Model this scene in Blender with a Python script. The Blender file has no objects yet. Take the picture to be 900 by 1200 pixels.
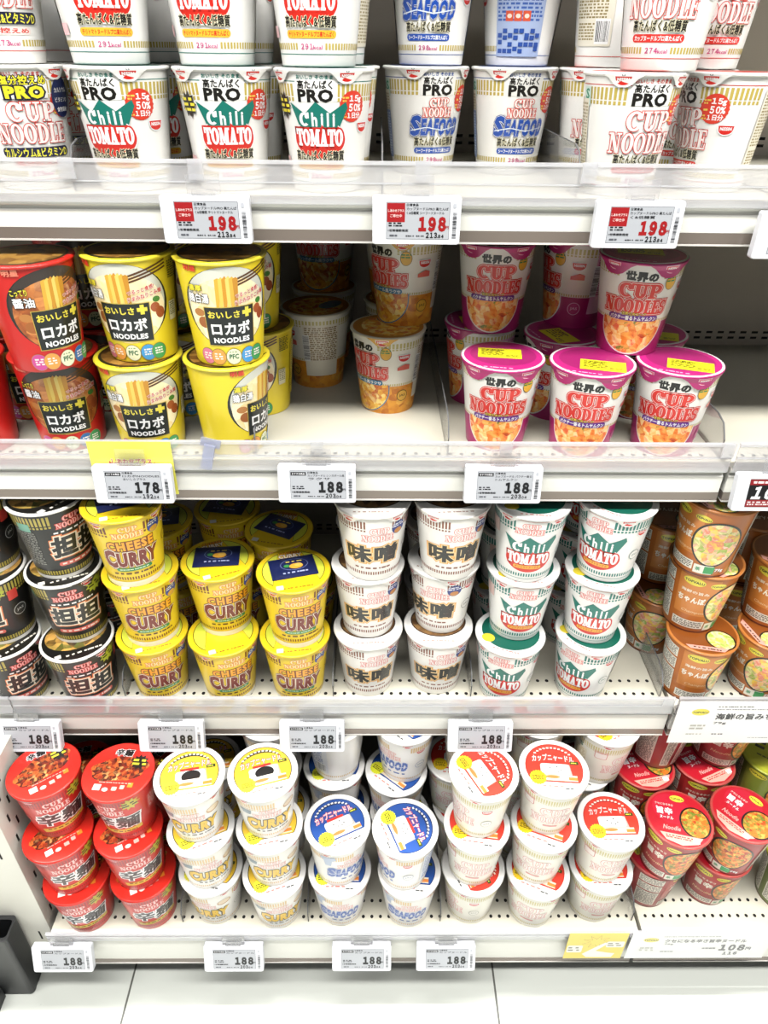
import bpy, math, random
from mathutils import Vector, Matrix
from mathutils.geometry import tessellate_polygon
S = bpy.context.scene
COL = S.collection
PI = math.pi
FLOOR = 0.0
EYE = 1.295                      # height of the camera above the floor (metres)

# ------------------------------------------------------------------ camera
cam_data = bpy.data.cameras.new('camera')
cam_data.sensor_fit = 'VERTICAL'
cam_data.sensor_height = 36.0
cam_data.lens = 36.0 * 826.7 / 1200.0
cam_data.clip_start = 0.02
cam = bpy.data.objects.new('camera', cam_data)
COL.objects.link(cam)
_r = Vector((0.99992, -0.007568, 0.009958)); _u = Vector((-0.004146, 0.550626, 0.834742)); _f = Vector((0.0118, 0.834718, -0.550552))
cam.matrix_world = Matrix(((_r.x, _u.x, -_f.x, 0), (_r.y, _u.y, -_f.y, 0), (_r.z, _u.z, -_f.z, EYE), (0, 0, 0, 1)))
S.camera = cam

# ------------------------------------------------------------------ light
S.view_settings.view_transform = 'Standard'
S.view_settings.look = 'None'
S.view_settings.gamma = 1
S.view_settings.use_curve_mapping = False
S.view_settings.exposure = 0.47
S.cycles.diffuse_bounces = 1
S.cycles.transparent_max_bounces = 24
world = bpy.data.worlds.new('store_light'); S.world = world
world.use_nodes = True
world.node_tree.nodes['Background'].inputs[0].default_value = (0.93, 0.97, 1.0, 1)
world.node_tree.nodes['Background'].inputs[1].default_value = 0.04

def ceiling_lamp(name, x, y, z, sx, sy, power, color=(1, 0.985, 0.955)):
    d = bpy.data.lights.new(name, 'AREA'); d.shape = 'RECTANGLE'; d.size = sx; d.size_y = sy; d.energy = power; d.color = color
    o = bpy.data.objects.new(name, d); o.location = (x, y, z); COL.objects.link(o)
    return o
ceiling_lamp('ceiling_lamp', 0.0, -0.12, 2.75, 5.0, 0.25, 150)
ceiling_lamp('ceiling_lamp', 0.0, -1.6, 2.75, 5.0, 0.25, 20)
ceiling_lamp('ceiling_lamp', 0.0, -3.4, 2.75, 5.0, 0.25, 8)
for _x in (-1.6, -.2, 1.2): ceiling_lamp('ceiling_lamp', _x, 0.90, 2.75, 1.15, 0.10, 80)      # the row over the shelving itself

# ------------------------------------------------------------------ materials
def lin(h):
    h = h.lstrip('#'); c = [int(h[i:i + 2], 16) / 255 for i in (0, 2, 4)]
    return tuple((v / 12.92 if v <= .04045 else ((v + .055) / 1.055) ** 2.4) for v in c) + (1,)
_mats = {}
def mat(hexc, rough=.38, metal=0, coat=0.0, spec=.5):
    k = (hexc, rough, metal, coat, spec)
    if k not in _mats:
        m = bpy.data.materials.new('paint_' + hexc.lstrip('#')); m.use_nodes = True
        p = m.node_tree.nodes['Principled BSDF']
        c = lin(hexc); p.inputs['Base Color'].default_value = (c[0] * .8, c[1] * .8, c[2] * .8, 1); p.inputs['Roughness'].default_value = rough
        p.inputs['Metallic'].default_value = metal; p.inputs['Coat Weight'].default_value = coat
        p.inputs['Specular IOR Level'].default_value = spec
        _mats[k] = m
    return _mats[k]
def ink(hexc): return mat(hexc, .34, 0, .15)
def picture(name, cols, scale=150, dark=.0, seed=0.0):
    """a printed photograph of noodles: blotches, strands and bits in the given colours"""
    if name in _mats: return _mats[name]
    m = bpy.data.materials.new(name); m.use_nodes = True; nt = m.node_tree; n = nt.nodes; l = nt.links
    p = n['Principled BSDF']; p.inputs['Roughness'].default_value = .34; p.inputs['Coat Weight'].default_value = .15
    tc = n.new('ShaderNodeTexCoord'); mp = n.new('ShaderNodeMapping'); mp.inputs['Location'].default_value = (seed, seed * .7, seed * .3)
    l.new(tc.outputs['Object'], mp.inputs['Vector'])
    v = n.new('ShaderNodeTexVoronoi'); v.inputs['Scale'].default_value = scale * 1.25; v.inputs['Randomness'].default_value = 1
    nz = n.new('ShaderNodeTexNoise'); nz.inputs['Scale'].default_value = scale * .5; nz.inputs['Detail'].default_value = 4; nz.inputs['Distortion'].default_value = 1.6
    l.new(mp.outputs[0], v.inputs['Vector']); l.new(mp.outputs[0], nz.inputs['Vector'])
    mx = n.new('ShaderNodeMix'); mx.data_type = 'FLOAT'; mx.inputs[0].default_value = .5
    sep = n.new('ShaderNodeSeparateColor'); l.new(v.outputs['Color'], sep.inputs[0])
    l.new(sep.outputs[0], mx.inputs[2]); l.new(nz.outputs['Fac'], mx.inputs[3])
    r = n.new('ShaderNodeValToRGB'); r.color_ramp.elements.remove(r.color_ramp.elements[0])
    k = len(cols)
    for i, c in enumerate(cols):
        pos = .18 + .64 * i / (k - 1)
        e = r.color_ramp.elements[0] if i == 0 else r.color_ramp.elements.new(pos)
        e.position = pos; e.color = lin(c)
    l.new(mx.outputs[0], r.inputs[0]); l.new(r.outputs[0], p.inputs['Base Color'])
    _mats[name] = m
    return m
def clear(name, tint='#ffffff', haze=.10, gloss=.10, rough=.08):
    """clear plastic sheet: mostly see-through, a little milky, with a surface reflection"""
    if name in _mats: return _mats[name]
    m = bpy.data.materials.new(name); m.use_nodes = True; nt = m.node_tree; n = nt.nodes; l = nt.links
    out = n['Material Output']; n.remove(n['Principled BSDF'])
    t = n.new('ShaderNodeBsdfTransparent'); t.inputs[0].default_value = lin(tint)
    d = n.new('ShaderNodeBsdfDiffuse'); d.inputs[0].default_value = lin('#f6f7fb')
    g = n.new('ShaderNodeBsdfGlossy'); g.inputs['Roughness'].default_value = rough
    tl = n.new('ShaderNodeBsdfTranslucent'); tl.inputs[0].default_value = lin('#f6f7fb'); dd = n.new('ShaderNodeMixShader'); dd.inputs[0].default_value = .5; l.new(d.outputs[0], dd.inputs[1]); l.new(tl.outputs[0], dd.inputs[2])
    a = n.new('ShaderNodeMixShader'); a.inputs[0].default_value = haze; l.new(t.outputs[0], a.inputs[1]); l.new(dd.outputs[0], a.inputs[2])
    fr = n.new('ShaderNodeFresnel'); fr.inputs[0].default_value = 1.45
    ad = n.new('ShaderNodeMath'); ad.operation = 'MULTIPLY_ADD'; ad.inputs[1].default_value = .55; ad.inputs[2].default_value = gloss * .1
    l.new(fr.outputs[0], ad.inputs[0])
    b = n.new('ShaderNodeMixShader'); l.new(ad.outputs[0], b.inputs[0]); l.new(a.outputs[0], b.inputs[1]); l.new(g.outputs[0], b.inputs[2])
    l.new(b.outputs[0], out.inputs[0]); _mats[name] = m
    return m

# ------------------------------------------------------------------ mesh helpers
class MB:
    """collects faces with materials, then links them as ONE mesh object"""
    def __init__(s): s.v = []; s.f = []; s.m = []; s.mats = []; s.smooth = []
    def mi(s, m):
        if m not in s.mats: s.mats.append(m)
        return s.mats.index(m)
    def add(s, vs, fs, m, smooth=False):
        o = len(s.v); k = s.mi(m); s.v += [tuple(v) for v in vs]
        for f in fs: s.f.append([i + o for i in f]); s.m.append(k); s.smooth.append(smooth)
    def box(s, x0, x1, y0, y1, z0, z1, m, b=0.0):
        if b <= 0:
            v = [(x, y, z) for z in (z0, z1) for y in (y0, y1) for x in (x0, x1)]
            s.add(v, [(0, 2, 3, 1), (4, 5, 7, 6), (0, 1, 5, 4), (2, 6, 7, 3), (0, 4, 6, 2), (1, 3, 7, 5)], m); return
        s.extrude_y(rounded(x0, x1, z0, z1, b * 2.2), y0, y1, m, b)
    def extrude_y(s, pts, y0, y1, m, b=0.0):
        """outline in x,z given its depth along y, front edge chamfered by b"""
        n = len(pts); cx = sum(p[0] for p in pts) / n; cz = sum(p[1] for p in pts) / n
        def ring(y, g):
            r = []
            for x, z in pts:
                d = math.hypot(x - cx, z - cz) or 1
                r.append((x - (x - cx) / d * g, y, z - (z - cz) / d * g))
            return r
        rs = [ring(y0, b), ring(y0 + b, 0), ring(y1, 0)] if b else [ring(y0, 0), ring(y1, 0)]
        vs = [p for r in rs for p in r]; fs = [list(range(n))[::-1] if _ccw(pts) < 0 else list(range(n))]
        for k in range(len(rs) - 1):
            for i in range(n):
                j = (i + 1) % n; fs.append((k * n + i, k * n + j, (k + 1) * n + j, (k + 1) * n + i))
        fs.append([(len(rs) - 1) * n + i for i in range(n)][::-1]); s.add(vs, fs, m)
    def extrude_x(s, pts, x0, x1, m):
        n = len(pts); vs = [(x0, y, z) for y, z in pts] + [(x1, y, z) for y, z in pts]
        fs = [list(range(n)), [n + i for i in range(n)][::-1]] + [(i, n + i, n + (i + 1) % n, (i + 1) % n) for i in range(n)]
        s.add(vs, fs, m)
    def lathe(s, prof, m, seg=72, cap0=False, cap1=False):
        vs = []; fs = []; k = len(prof)
        for r, z in prof:
            for i in range(seg):
                a = 2 * PI * i / seg; vs.append((r * math.cos(a), r * math.sin(a), z))
        for j in range(k - 1):
            for i in range(seg):
                i2 = (i + 1) % seg; fs.append((j * seg + i, j * seg + i2, (j + 1) * seg + i2, (j + 1) * seg + i))
        s.add(vs, fs, m, True)
        if cap0: s.add(vs[:seg], [list(range(seg))[::-1]], m)
        if cap1: s.add(vs[-seg:], [list(range(seg))], m)
    def mesh(s, name):
        me = bpy.data.meshes.new(name); me.from_pydata(s.v, [], s.f)
        for m in s.mats: me.materials.append(m)
        me.polygons.foreach_set('material_index', s.m); me.polygons.foreach_set('use_smooth', s.smooth)
        me.update(); return me
    def build(s, name, parent=None, loc=(0, 0, 0), rot=(0, 0, 0)):
        o = bpy.data.objects.new(name, s.mesh(name)); COL.objects.link(o); o.location = loc; o.rotation_euler = rot
        if parent: o.parent = parent
        return o
def _ccw(p): return sum(p[i][0] * p[(i + 1) % len(p)][1] - p[(i + 1) % len(p)][0] * p[i][1] for i in range(len(p)))
def rounded(x0, x1, z0, z1, r, n=4):
    out = []
    for cx, cz, a in ((x1 - r, z0 + r, -90), (x1 - r, z1 - r, 0), (x0 + r, z1 - r, 90), (x0 + r, z0 + r, 180)):
        for i in range(n + 1):
            t = math.radians(a + 90 * i / n); out.append((cx + r * math.cos(t), cz + r * math.sin(t)))
    return out
def tag(o, label, cat, group=None, kind=None):
    if label: o['label'] = label
    if cat: o['category'] = cat
    if group: o['group'] = group
    if kind: o['kind'] = kind
    return o
def empty(name, loc=(0, 0, 0), rz=0.0, rx=0.0):
    o = bpy.data.objects.new(name, None); o.empty_display_size = .02; COL.objects.link(o); o.location = loc; o.rotation_euler = (rx, 0, rz)
    return o

# ------------------------------------------------------------------ printed artwork
_glyph = {}
def glyphs(s, bold, sp):
    """outline of a line of text as flat faces, thickened by 'bold' (fraction of the type size)"""
    k = (s, bold, sp)
    if k in _glyph: return _glyph[k]
    c = bpy.data.curves.new('type', 'FONT'); c.body = s; c.size = 1; c.resolution_u = 2; c.fill_mode = 'FRONT'
    c.bevel_depth = bold; c.bevel_resolution = 0; c.space_character = sp
    o = bpy.data.objects.new('type', c); COL.objects.link(o)
    me = bpy.data.meshes.new_from_object(o)
    v = [(p.co.x, p.co.y) for p in me.vertices]; f = []
    for p in me.polygons:
        i = list(p.vertices)
        if len(i) == 4: f += [(i[0], i[1], i[2]), (i[0], i[2], i[3])]
        elif len(i) == 3: f.append(tuple(i))
    bpy.data.objects.remove(o); bpy.data.curves.remove(c); bpy.data.meshes.remove(me)
    xs = [p[0] for p in v]; ys = [p[1] for p in v]
    _glyph[k] = (v, f, (min(xs) + bold, max(xs) - bold, min(ys) + bold, max(ys) - bold))
    return _glyph[k]
# a slab-serif display alphabet of stems and bowls, drawn in a unit box
SERIF = {
 'C': (.95, [('e', .5, .5, .5, .5, .26, .12, 48, 312), ('e', .74, .74, .15, .15, .15, .15, 0, 360), ('r', .84, .62, .93, 1.0)]),
 'U': (.98, [('r', .13, .3, .37, 1), ('r', .68, .3, .79, 1), ('e', .46, .33, .33, .33, .24, .12, 180, 360), ('r', 0, .92, .48, 1), ('r', .56, .92, .94, 1)]),
 'P': (.86, [('r', .12, 0, .37, 1), ('e', .42, .71, .42, .29, .24, .09, -90, 90), ('r', .3, .91, .44, 1), ('r', .3, .42, .44, .5), ('r', 0, 0, .5, .08), ('r', 0, .92, .37, 1)]),
 'N': (1.05, [('r', .14, 0, .24, 1), ('r', .78, 0, .88, 1), ('q', .1, 1, .38, 1, .88, 0, .62, 0), ('r', 0, 0, .38, .08), ('r', .64, .92, 1.02, 1), ('r', 0, .92, .3, 1)]),
 'O': (.98, [('e', .48, .5, .48, .5, .27, .1, 0, 360)]),
 'D': (.96, [('r', .12, 0, .36, 1), ('e', .36, .5, .56, .5, .27, .09, -90, 90), ('r', 0, 0, .4, .08), ('r', 0, .92, .4, 1)]),
 'L': (.72, [('r', .12, 0, .37, 1), ('r', 0, 0, .7, .09), ('r', 0, .92, .5, 1), ('q', .58, 0, .7, 0, .7, .32, .64, .32)]),
 'E': (.78, [('r', .12, 0, .37, 1), ('r', 0, 0, .74, .09), ('r', 0, .91, .72, 1), ('r', .3, .46, .58, .55), ('q', .62, 0, .74, 0, .74, .3, .68, .3), ('q', .62, 1, .72, 1, .72, .72, .67, .72), ('r', .52, .36, .6, .66)]),
 'S': (.78, [('e', .38, .72, .35, .28, .2, .1, 30, 270), ('e', .38, .28, .36, .28, .2, .1, -150, 90), ('r', .62, .68, .7, 1), ('r', .03, 0, .11, .32)]),
 'T': (.9, [('r', .32, 0, .58, 1), ('r', 0, .9, .9, 1), ('r', .2, 0, .7, .09), ('r', 0, .7, .09, 1), ('r', .81, .7, .9, 1)]),
 'M': (1.25, [('r', .14, 0, .26, 1), ('r', .88, 0, 1.12, 1), ('q', .1, 1, .36, 1, .66, .1, .54, .1), ('q', .86, 1, 1.0, 1, .66, .1, .56, .1), ('r', 0, 0, .4, .08), ('r', .76, 0, 1.25, .08), ('r', 0, .92, .34, 1), ('r', .88, .92, 1.25, 1)]),
 'A': (1.0, [('q', .1, 0, .22, 0, .52, .95, .44, 1), ('q', .58, 0, .86, 0, .58, 1, .4, 1), ('r', .24, .28, .68, .37), ('r', 0, 0, .34, .08), ('r', .48, 0, 1.0, .08)]),
}
def grow_poly(p, g):
    n = len(p); s = 1 if _ccw(p) > 0 else -1; out = []
    for i in range(n):
        a, b, c = p[i - 1], p[i], p[(i + 1) % n]
        e1 = (b[0] - a[0], b[1] - a[1]); e2 = (c[0] - b[0], c[1] - b[1])
        l1 = math.hypot(*e1) or 1; l2 = math.hypot(*e2) or 1
        n1 = (e1[1] / l1 * s, -e1[0] / l1 * s); n2 = (e2[1] / l2 * s, -e2[0] / l2 * s)
        q = 1 + n1[0] * n2[0] + n1[1] * n2[1]; q = max(q, .35)
        out.append((b[0] + (n1[0] + n2[0]) / q * g, b[1] + (n1[1] + n2[1]) / q * g))
    return out
def wide(s): return ''.join(chr(ord(c) + 0xFEE0) if c.isdigit() else c for c in s)      # full-width numerals
class Art:
    """flat artwork in millimetres; every call prints one layer on top of the last"""
    def __init__(s): s.items = []; s.k = 0; s.dx = 0.0; s.dy = 0.0; s.rot = 0.0
    def tr(s, p):
        if s.rot:
            c, q = math.cos(s.rot), math.sin(s.rot); p = (p[0] * c - p[1] * q, p[0] * q + p[1] * c)
        return (p[0] + s.dx, p[1] + s.dy)
    def put(s, v, f, m):
        if isinstance(m, str): m = ink(m)
        s.k += 1; s.items.append(([s.tr(p) for p in v], f, m, s.k))
    def shape(s, p, m):
        s.put(p, [tuple(t) for t in tessellate_polygon([[Vector((a, b, 0)) for a, b in p]])], m)
    def rect(s, x, y, w, h, m): s.put([(x - w / 2, y - h / 2), (x + w / 2, y - h / 2), (x + w / 2, y + h / 2), (x - w / 2, y + h / 2)], [(0, 1, 2), (0, 2, 3)], m)
    def rrect(s, x, y, w, h, r, m): s.shape(rounded(x - w / 2, x + w / 2, y - h / 2, y + h / 2, min(r, w / 2.01, h / 2.01)), m)
    def ell(s, x, y, rx, ry, m, n=40): s.put([(x, y)] + [(x + rx * math.cos(2 * PI * i / n), y + ry * math.sin(2 * PI * i / n)) for i in range(n)], [(0, 1 + i, 1 + (i + 1) % n) for i in range(n)], m)
    def ring(s, x, y, rx, ry, t, m, n=40):
        v = []
        for i in range(n):
            c, q = math.cos(2 * PI * i / n), math.sin(2 * PI * i / n); v += [(x + rx * c, y + ry * q), (x + (rx - t) * c, y + (ry - t) * q)]
        f = []
        for i in range(n):
            a, b = 2 * i, 2 * ((i + 1) % n); f += [(a, b, b + 1), (a, b + 1, a + 1)]
        s.put(v, f, m)
    def star(s, x, y, r1, r2, n, m, sx=1):
        p = [(x + sx * (r1 if i % 2 == 0 else r2) * math.cos(PI * i / n), y + (r1 if i % 2 == 0 else r2) * math.sin(PI * i / n)) for i in range(2 * n)]
        s.put([(x, y)] + p, [(0, 1 + i, 1 + (i + 1) % (2 * n)) for i in range(2 * n)], m)
    def ticks(s, y, h, m, x0=-125.6, x1=125.6, pitch=4.2, w=2.5, skip=()):
        v = []; f = []; x = x0 + pitch / 2
        while x < x1:
            if not any(a < x < b for a, b in skip):
                o = len(v); v += [(x - w / 2, y - h / 2), (x + w / 2, y - h / 2), (x + w / 2, y + h / 2), (x - w / 2, y + h / 2)]; f += [(o, o + 1, o + 2), (o, o + 2, o + 3)]
            x += pitch
        s.put(v, f, m)
    def fine(s, x, y, w, h, m, rows=5, seed=1):
        """rows of print too small to read"""
        rd = random.Random(seed); v = []; f = []; p = h / rows
        for i in range(rows):
            yy = y + h / 2 - p * (i + .5); xx = x - w / 2
            while xx < x + w / 2 - p * .5:
                q = min(rd.uniform(.5, 1.7) * p, x + w / 2 - xx); o = len(v)
                v += [(xx, yy - p * .28), (xx + q, yy - p * .28), (xx + q, yy + p * .28), (xx, yy + p * .28)]; f += [(o, o + 1, o + 2), (o, o + 2, o + 3)]; xx += q + p * rd.choice((.25, .3, .7))
        s.put(v, f, m)
    def bars(s, x, y, w, h, m='#111111', seed=3, vertical=True):
        rd = random.Random(seed); v = []; f = []; p = 0.0; L = w if vertical else h
        while p < L:
            q = rd.choice((.35, .5, .8)) ; o = len(v)
            a = (x - w / 2 + p, x - w / 2 + p + q, y - h / 2, y + h / 2) if vertical else (x - w / 2, x + w / 2, y - h / 2 + p, y - h / 2 + p + q)
            v += [(a[0], a[2]), (a[1], a[2]), (a[1], a[3]), (a[0], a[3])]; f += [(o, o + 1, o + 2), (o, o + 2, o + 3)]; p += q + rd.choice((.4, .6, .9))
        s.put(v, f, m)
    def text(s, t, x, y, w, h, m, bold=.03, slant=0.0, arc=0.0, tilt=0.0, sp=0.0):
        if not t: return
        v, f, b = glyphs(t, bold, sp or 1 + bold * 1.8); sx = w / max(b[1] - b[0], 1e-6); sy = h / max(b[3] - b[2], 1e-6); cx = (b[0] + b[1]) / 2; cy = (b[2] + b[3]) / 2
        o = []
        for p in v:
            a, c = (p[0] - cx) * sx, (p[1] - cy) * sy
            a += c * slant; c += tilt * a + arc * a * a
            o.append((x + a, y + c))
        s.put(o, f, m)
    def outlined(s, t, x, y, w, h, m, edge, b1=.03, b2=.09, **k):
        k.setdefault('sp', 1 + b1 * 1.8 + .04); s.text(t, x, y, w, h, edge, b2, **k); s.text(t, x, y, w, h, m, b1, **k)
    def serif(s, t, x, y, w, h, m, g=0.0, arc=0.0):
        W = sum(SERIF[c][0] for c in t) + .04 * (len(t) - 1); sx = w / W; v = []; f = []; pen = x - w / 2
        def poly(p):
            o = len(v); v.extend(p); f.extend((o, o + i, o + i + 1) for i in range(1, len(p) - 1))
        for c in t:
            adv, prims = SERIF[c]; X = lambda a: pen + a * sx
            Y = lambda a: y - h / 2 + a * h
            for q in prims:
                if q[0] == 'r':
                    poly([(X(q[1]) - g, Y(q[2]) - g), (X(q[3]) + g, Y(q[2]) - g), (X(q[3]) + g, Y(q[4]) + g), (X(q[1]) - g, Y(q[4]) + g)])
                elif q[0] == 'q':
                    poly(grow_poly([(X(q[i]), Y(q[i + 1])) for i in (1, 3, 5, 7)], g))
                else:
                    _, ex, ey, rx, ry, tx, ty, a0, a1 = q; n = max(6, int((a1 - a0) / 15)); o = len(v)
                    for i in range(n + 1):
                        a = math.radians(a0 + (a1 - a0) * i / n); co, si = math.cos(a), math.sin(a)
                        v.append((X(ex) + (rx * sx + g) * co, Y(ey) + (ry * h + g) * si))
                        v.append((X(ex) + max((rx - tx) * sx - g, 0) * co, Y(ey) + max((ry - ty) * h - g, 0) * si))
                    for i in range(n):
                        a = o + 2 * i; f.extend([(a, a + 2, a + 3), (a, a + 3, a + 1)])
            pen += (adv + .04) * sx
        if arc: v = [(a, b + arc * (a - x) ** 2) for a, b in v]
        s.put(v, f, m)
    def serif_logo(s, lines, fill, edge, g1=.2, g2=1.1, outer=None, g3=2.2):
        if outer:
            for a in lines: s.serif(*a, outer, g3)
        for a in lines: s.serif(*a, edge, g2)
        for a in lines: s.serif(*a, fill, g1)
    # ---- output
    def wrap(s, mb, rad, off=.12, step=.022, cut=2.5, R=40.0):
        for v, f, m, k in s.items:
            ov = []; of = []
            def emit(poly):
                o = len(ov)
                for x, y in poly:
                    t = x / R; r = (rad(y) + off + step * k) * .001; ov.append((r * math.sin(t), -r * math.cos(t), y * .001))
                for i in range(1, len(poly) - 1): of.append((o, o + i, o + i + 1))
            for t in f:
                p = [v[i] for i in t]
                ar = (p[1][0] - p[0][0]) * (p[2][1] - p[0][1]) - (p[2][0] - p[0][0]) * (p[1][1] - p[0][1])
                if abs(ar) < 1e-9: continue
                if ar < 0: p.reverse()
                a, b = min(q[0] for q in p), max(q[0] for q in p)
                if b - a <= cut * 1.2: emit(p); continue
                i0 = math.floor(a / cut); rest = p
                while rest:
                    lim = (i0 + 1) * cut
                    if b <= lim: emit(rest); break
                    L = _clip(rest, lim, True); rest = _clip(rest, lim, False)
                    if len(L) > 2: emit(L)
                    if len(rest) < 3: break
                    i0 += 1
            mb.add(ov, of, m)
    def flat(s, mb, z, step=.02, to=lambda x, y, z: (x * .001, y * .001, z * .001)):
        for v, f, m, k in s.items:
            g = []
            for t in f:
                p = [v[i] for i in t]
                ar = (p[1][0] - p[0][0]) * (p[2][1] - p[0][1]) - (p[2][0] - p[0][0]) * (p[1][1] - p[0][1])
                g.append(tuple(t) if ar >= 0 else tuple(reversed(t)))
            mb.add([to(x, y, z + step * k) for x, y in v], g, m)
def _clip(p, lim, left):
    out = []; n = len(p)
    for i in range(n):
        a, b = p[i], p[(i + 1) % n]; ia = (a[0] <= lim) == left or a[0] == lim; ib = (b[0] <= lim) == left or b[0] == lim
        if ia: out.append(a)
        if ia != ib and b[0] != a[0]:
            t = (lim - a[0]) / (b[0] - a[0]); out.append((lim, a[1] + (b[1] - a[1]) * t))
    return out

# ------------------------------------------------------------------ noodle cups
H_CUP, H_TALL = .107, .112
def badge(A, x, y, w, c='#d8281f', edge='#ffffff'):
    def half(w, g=0):
        h = w * .56; return [(x - w / 2 - g, y + h * .5 + g), (x - w / 2 + w * .03 - g, y + h * .1)] + [(x + (w * .46 + g) * math.cos(t), y + h * .05 + (h * .55 + g) * math.sin(t)) for t in [PI + PI * i / 12 for i in range(13)]] + [(x + w / 2 - w * .03 + g, y + h * .1), (x + w / 2 + g, y + h * .5 + g)]
    A.shape(half(w, w * .06), edge); A.shape(half(w), c)
    A.text('NISSIN', x, y + w * .09, w * .72, w * .19, '#ffffff', .05)
def small_logo(A, x, y, w, fill='#fdf3f0', edge='#ef8c86', k=.55):
    h = w * k
    A.serif_logo([('CUP', x + w * .04, y + h * .27, w * .58, h * .42), ('NOODLE', x, y - h * .25, w, h * .44)], fill, edge, .05, .75)
def big_logo(A, x, y, w, h, fill, edge, plural=False, g1=.15, g2=1.0, outer=None, shift=.04):
    A.serif_logo([('CUP', x + w * shift, y + h * .26, w * .66, h * .46), ('NOODLES' if plural else 'NOODLE', x, y - h * .26, w, h * .48)], fill, edge, g1, g2, outer)
def bowl_pic(A, x, y, rx, ry, p, rim='#1b1614', t=2.2, inner=None):
    A.ell(x, y, rx, ry, rim)
    if inner: A.ell(x, y, rx - t * .6, ry - t * .6, inner); 
    A.ell(x, y, rx - t, ry - t, p)
def back_panel(A, ground, dark, x0=62, x1=118, seed=5, code=True):
    w = x1 - x0; c = (x0 + x1) / 2
    A.rrect(c, 56, w, 74, 2, ground); A.fine(c - w * .05, 66, w * .8, 46, dark, 17, seed); A.fine(c - w * .18, 32, w * .5, 16, dark, 6, seed + 1)
    if code: A.rect(c + w * .27, 32, 16, 22, '#ffffff'); A.bars(c + w * .27, 32, 14, 18, '#15151a', seed)
def jas(A, x, y, r, ground, line):
    A.ell(x, y, r, r, line); A.ell(x, y, r - .8, r - .8, ground); A.text('JAS', x, y, r * 1.1, r * .5, line, .02)

P_RAMEN = lambda: picture('ramen_photo', ['#7a3410', '#c9701c', '#eeb04a', '#f6d58a', '#c2481c', '#f0a848'], 120)
P_LAKSA = lambda: picture('laksa_photo', ['#b9651a', '#e39a2c', '#f3c455', '#f8dd90', '#c9581c', '#eeb040'], 130, seed=3)
P_TOMYUM = lambda: picture('tomyum_photo', ['#a8321a', '#e8792c', '#f4b25c', '#f9d79b', '#e0582c', '#f2a550', '#6d7a2c'], 120, seed=5)
P_SPICY = lambda: picture('spicy_photo', ['#240f0a', '#5a1c0e', '#8c2c12', '#c8642a', '#3a120c', '#e2a060'], 150, seed=1)
P_CHAMPON = lambda: picture('champon_photo', ['#cfc07a', '#f1e2a6', '#8fae3c', '#f2b7a0', '#efd24c', '#e07c66', '#f6efd2'], 110, seed=2)
P_UMAKARA = lambda: picture('umakara_photo', ['#6d1c10', '#c8501e', '#e9a04a', '#5f7a2a', '#d8641e', '#f2c24c'], 150, seed=4)
P_SOUP = lambda: picture('soup_photo', ['#e6c98c', '#f4e3b6', '#f7ecc9', '#f0d69a', '#efe0b0'], 60, seed=6)
P_SHOYU = lambda: picture('shoyu_photo', ['#5e2410', '#a85a26', '#d18a4a', '#8a3c1a', '#e6b27a'], 80, seed=7)

def pro_common(A, line, small, bar, bar_txt, bar_text, kcal, bodytext='#1c1a16'):
    A.rect(0, 96, 251, .7, line)
    A.ticks(89, 10, '#c9b45a', skip=((-19, 17), (-125, -62), (70, 126))); A.ticks(81.5, 3, '#c9b45a', skip=((-19, 17), (-125, -62), (70, 126)))
    A.ticks(16, 5, '#c9b45a', skip=((-15, 13), (-125, -62), (70, 126)), pitch=3.4, w=2)
    A.rect(0, 10, 251, .6, line)
    A.rrect(0, 89, 37, 18, 1, '#fbfaf6')
    A.text('おいしさ そのまま', -1, 99.6, 31, 3.4, small, .025)
    A.text('高たんぱく', -1, 93.7, 30, 6.6, bodytext, .035)
    A.text('PRO', -1, 84.8, 30, 9.6, '#16130f', .05)
    A.rrect(0, 25.2, 51, 6.2, 3, bar); A.text(bar_text, 0, 25.2, 46, 4, bar_txt, .03)
    A.text(wide(kcal), -4, 16, 12, 4.2, '#d6398a', .02, sp=.58); A.text('kcal', 7, 15.4, 9, 3, '#d6398a', .01)
    A.ell(33, 76, 12.5, 13, '#e2402c'); A.star(33, 76, 13.2, 12.2, 22, '#e2402c')
    A.text(wide('15') + 'g', 36, 82, 12, 6, '#ffffff', .04, sp=.58); A.text(wide('50') + '%', 36, 75.2, 13, 6, '#ffffff', .04, sp=.6); A.text('１日分', 35, 68.6, 14, 5, '#ffffff', .03, sp=.9)
    A.fine(26, 82, 6, 5, '#f6d25a', 2, 4); A.fine(26.5, 75, 6, 3, '#f6d25a', 1, 5); A.fine(25, 68.8, 5.5, 5, '#f6d25a', 2, 6)
    badge(A, 47, 58, 14)
    back_panel(A, '#efe9d8', '#9a8a58', 76, 122)
    A.rrect(-62, 86, 11, 16, 1, '#cfe6dc'); A.text('S', -62, 88, 6, 8, '#1d8c6c', .03); A.rrect(-74, 50, 30, 68, 1, '#ece5d2'); A.fine(-74, 50, 27, 62, '#a79a72', 22, 8)
def low_carb(A, y=34.5): A.outlined('高たんぱく&低糖質', 0, y, 50, 8.6, '#1c1a16', '#f3ecc8', .03, .085)
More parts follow.
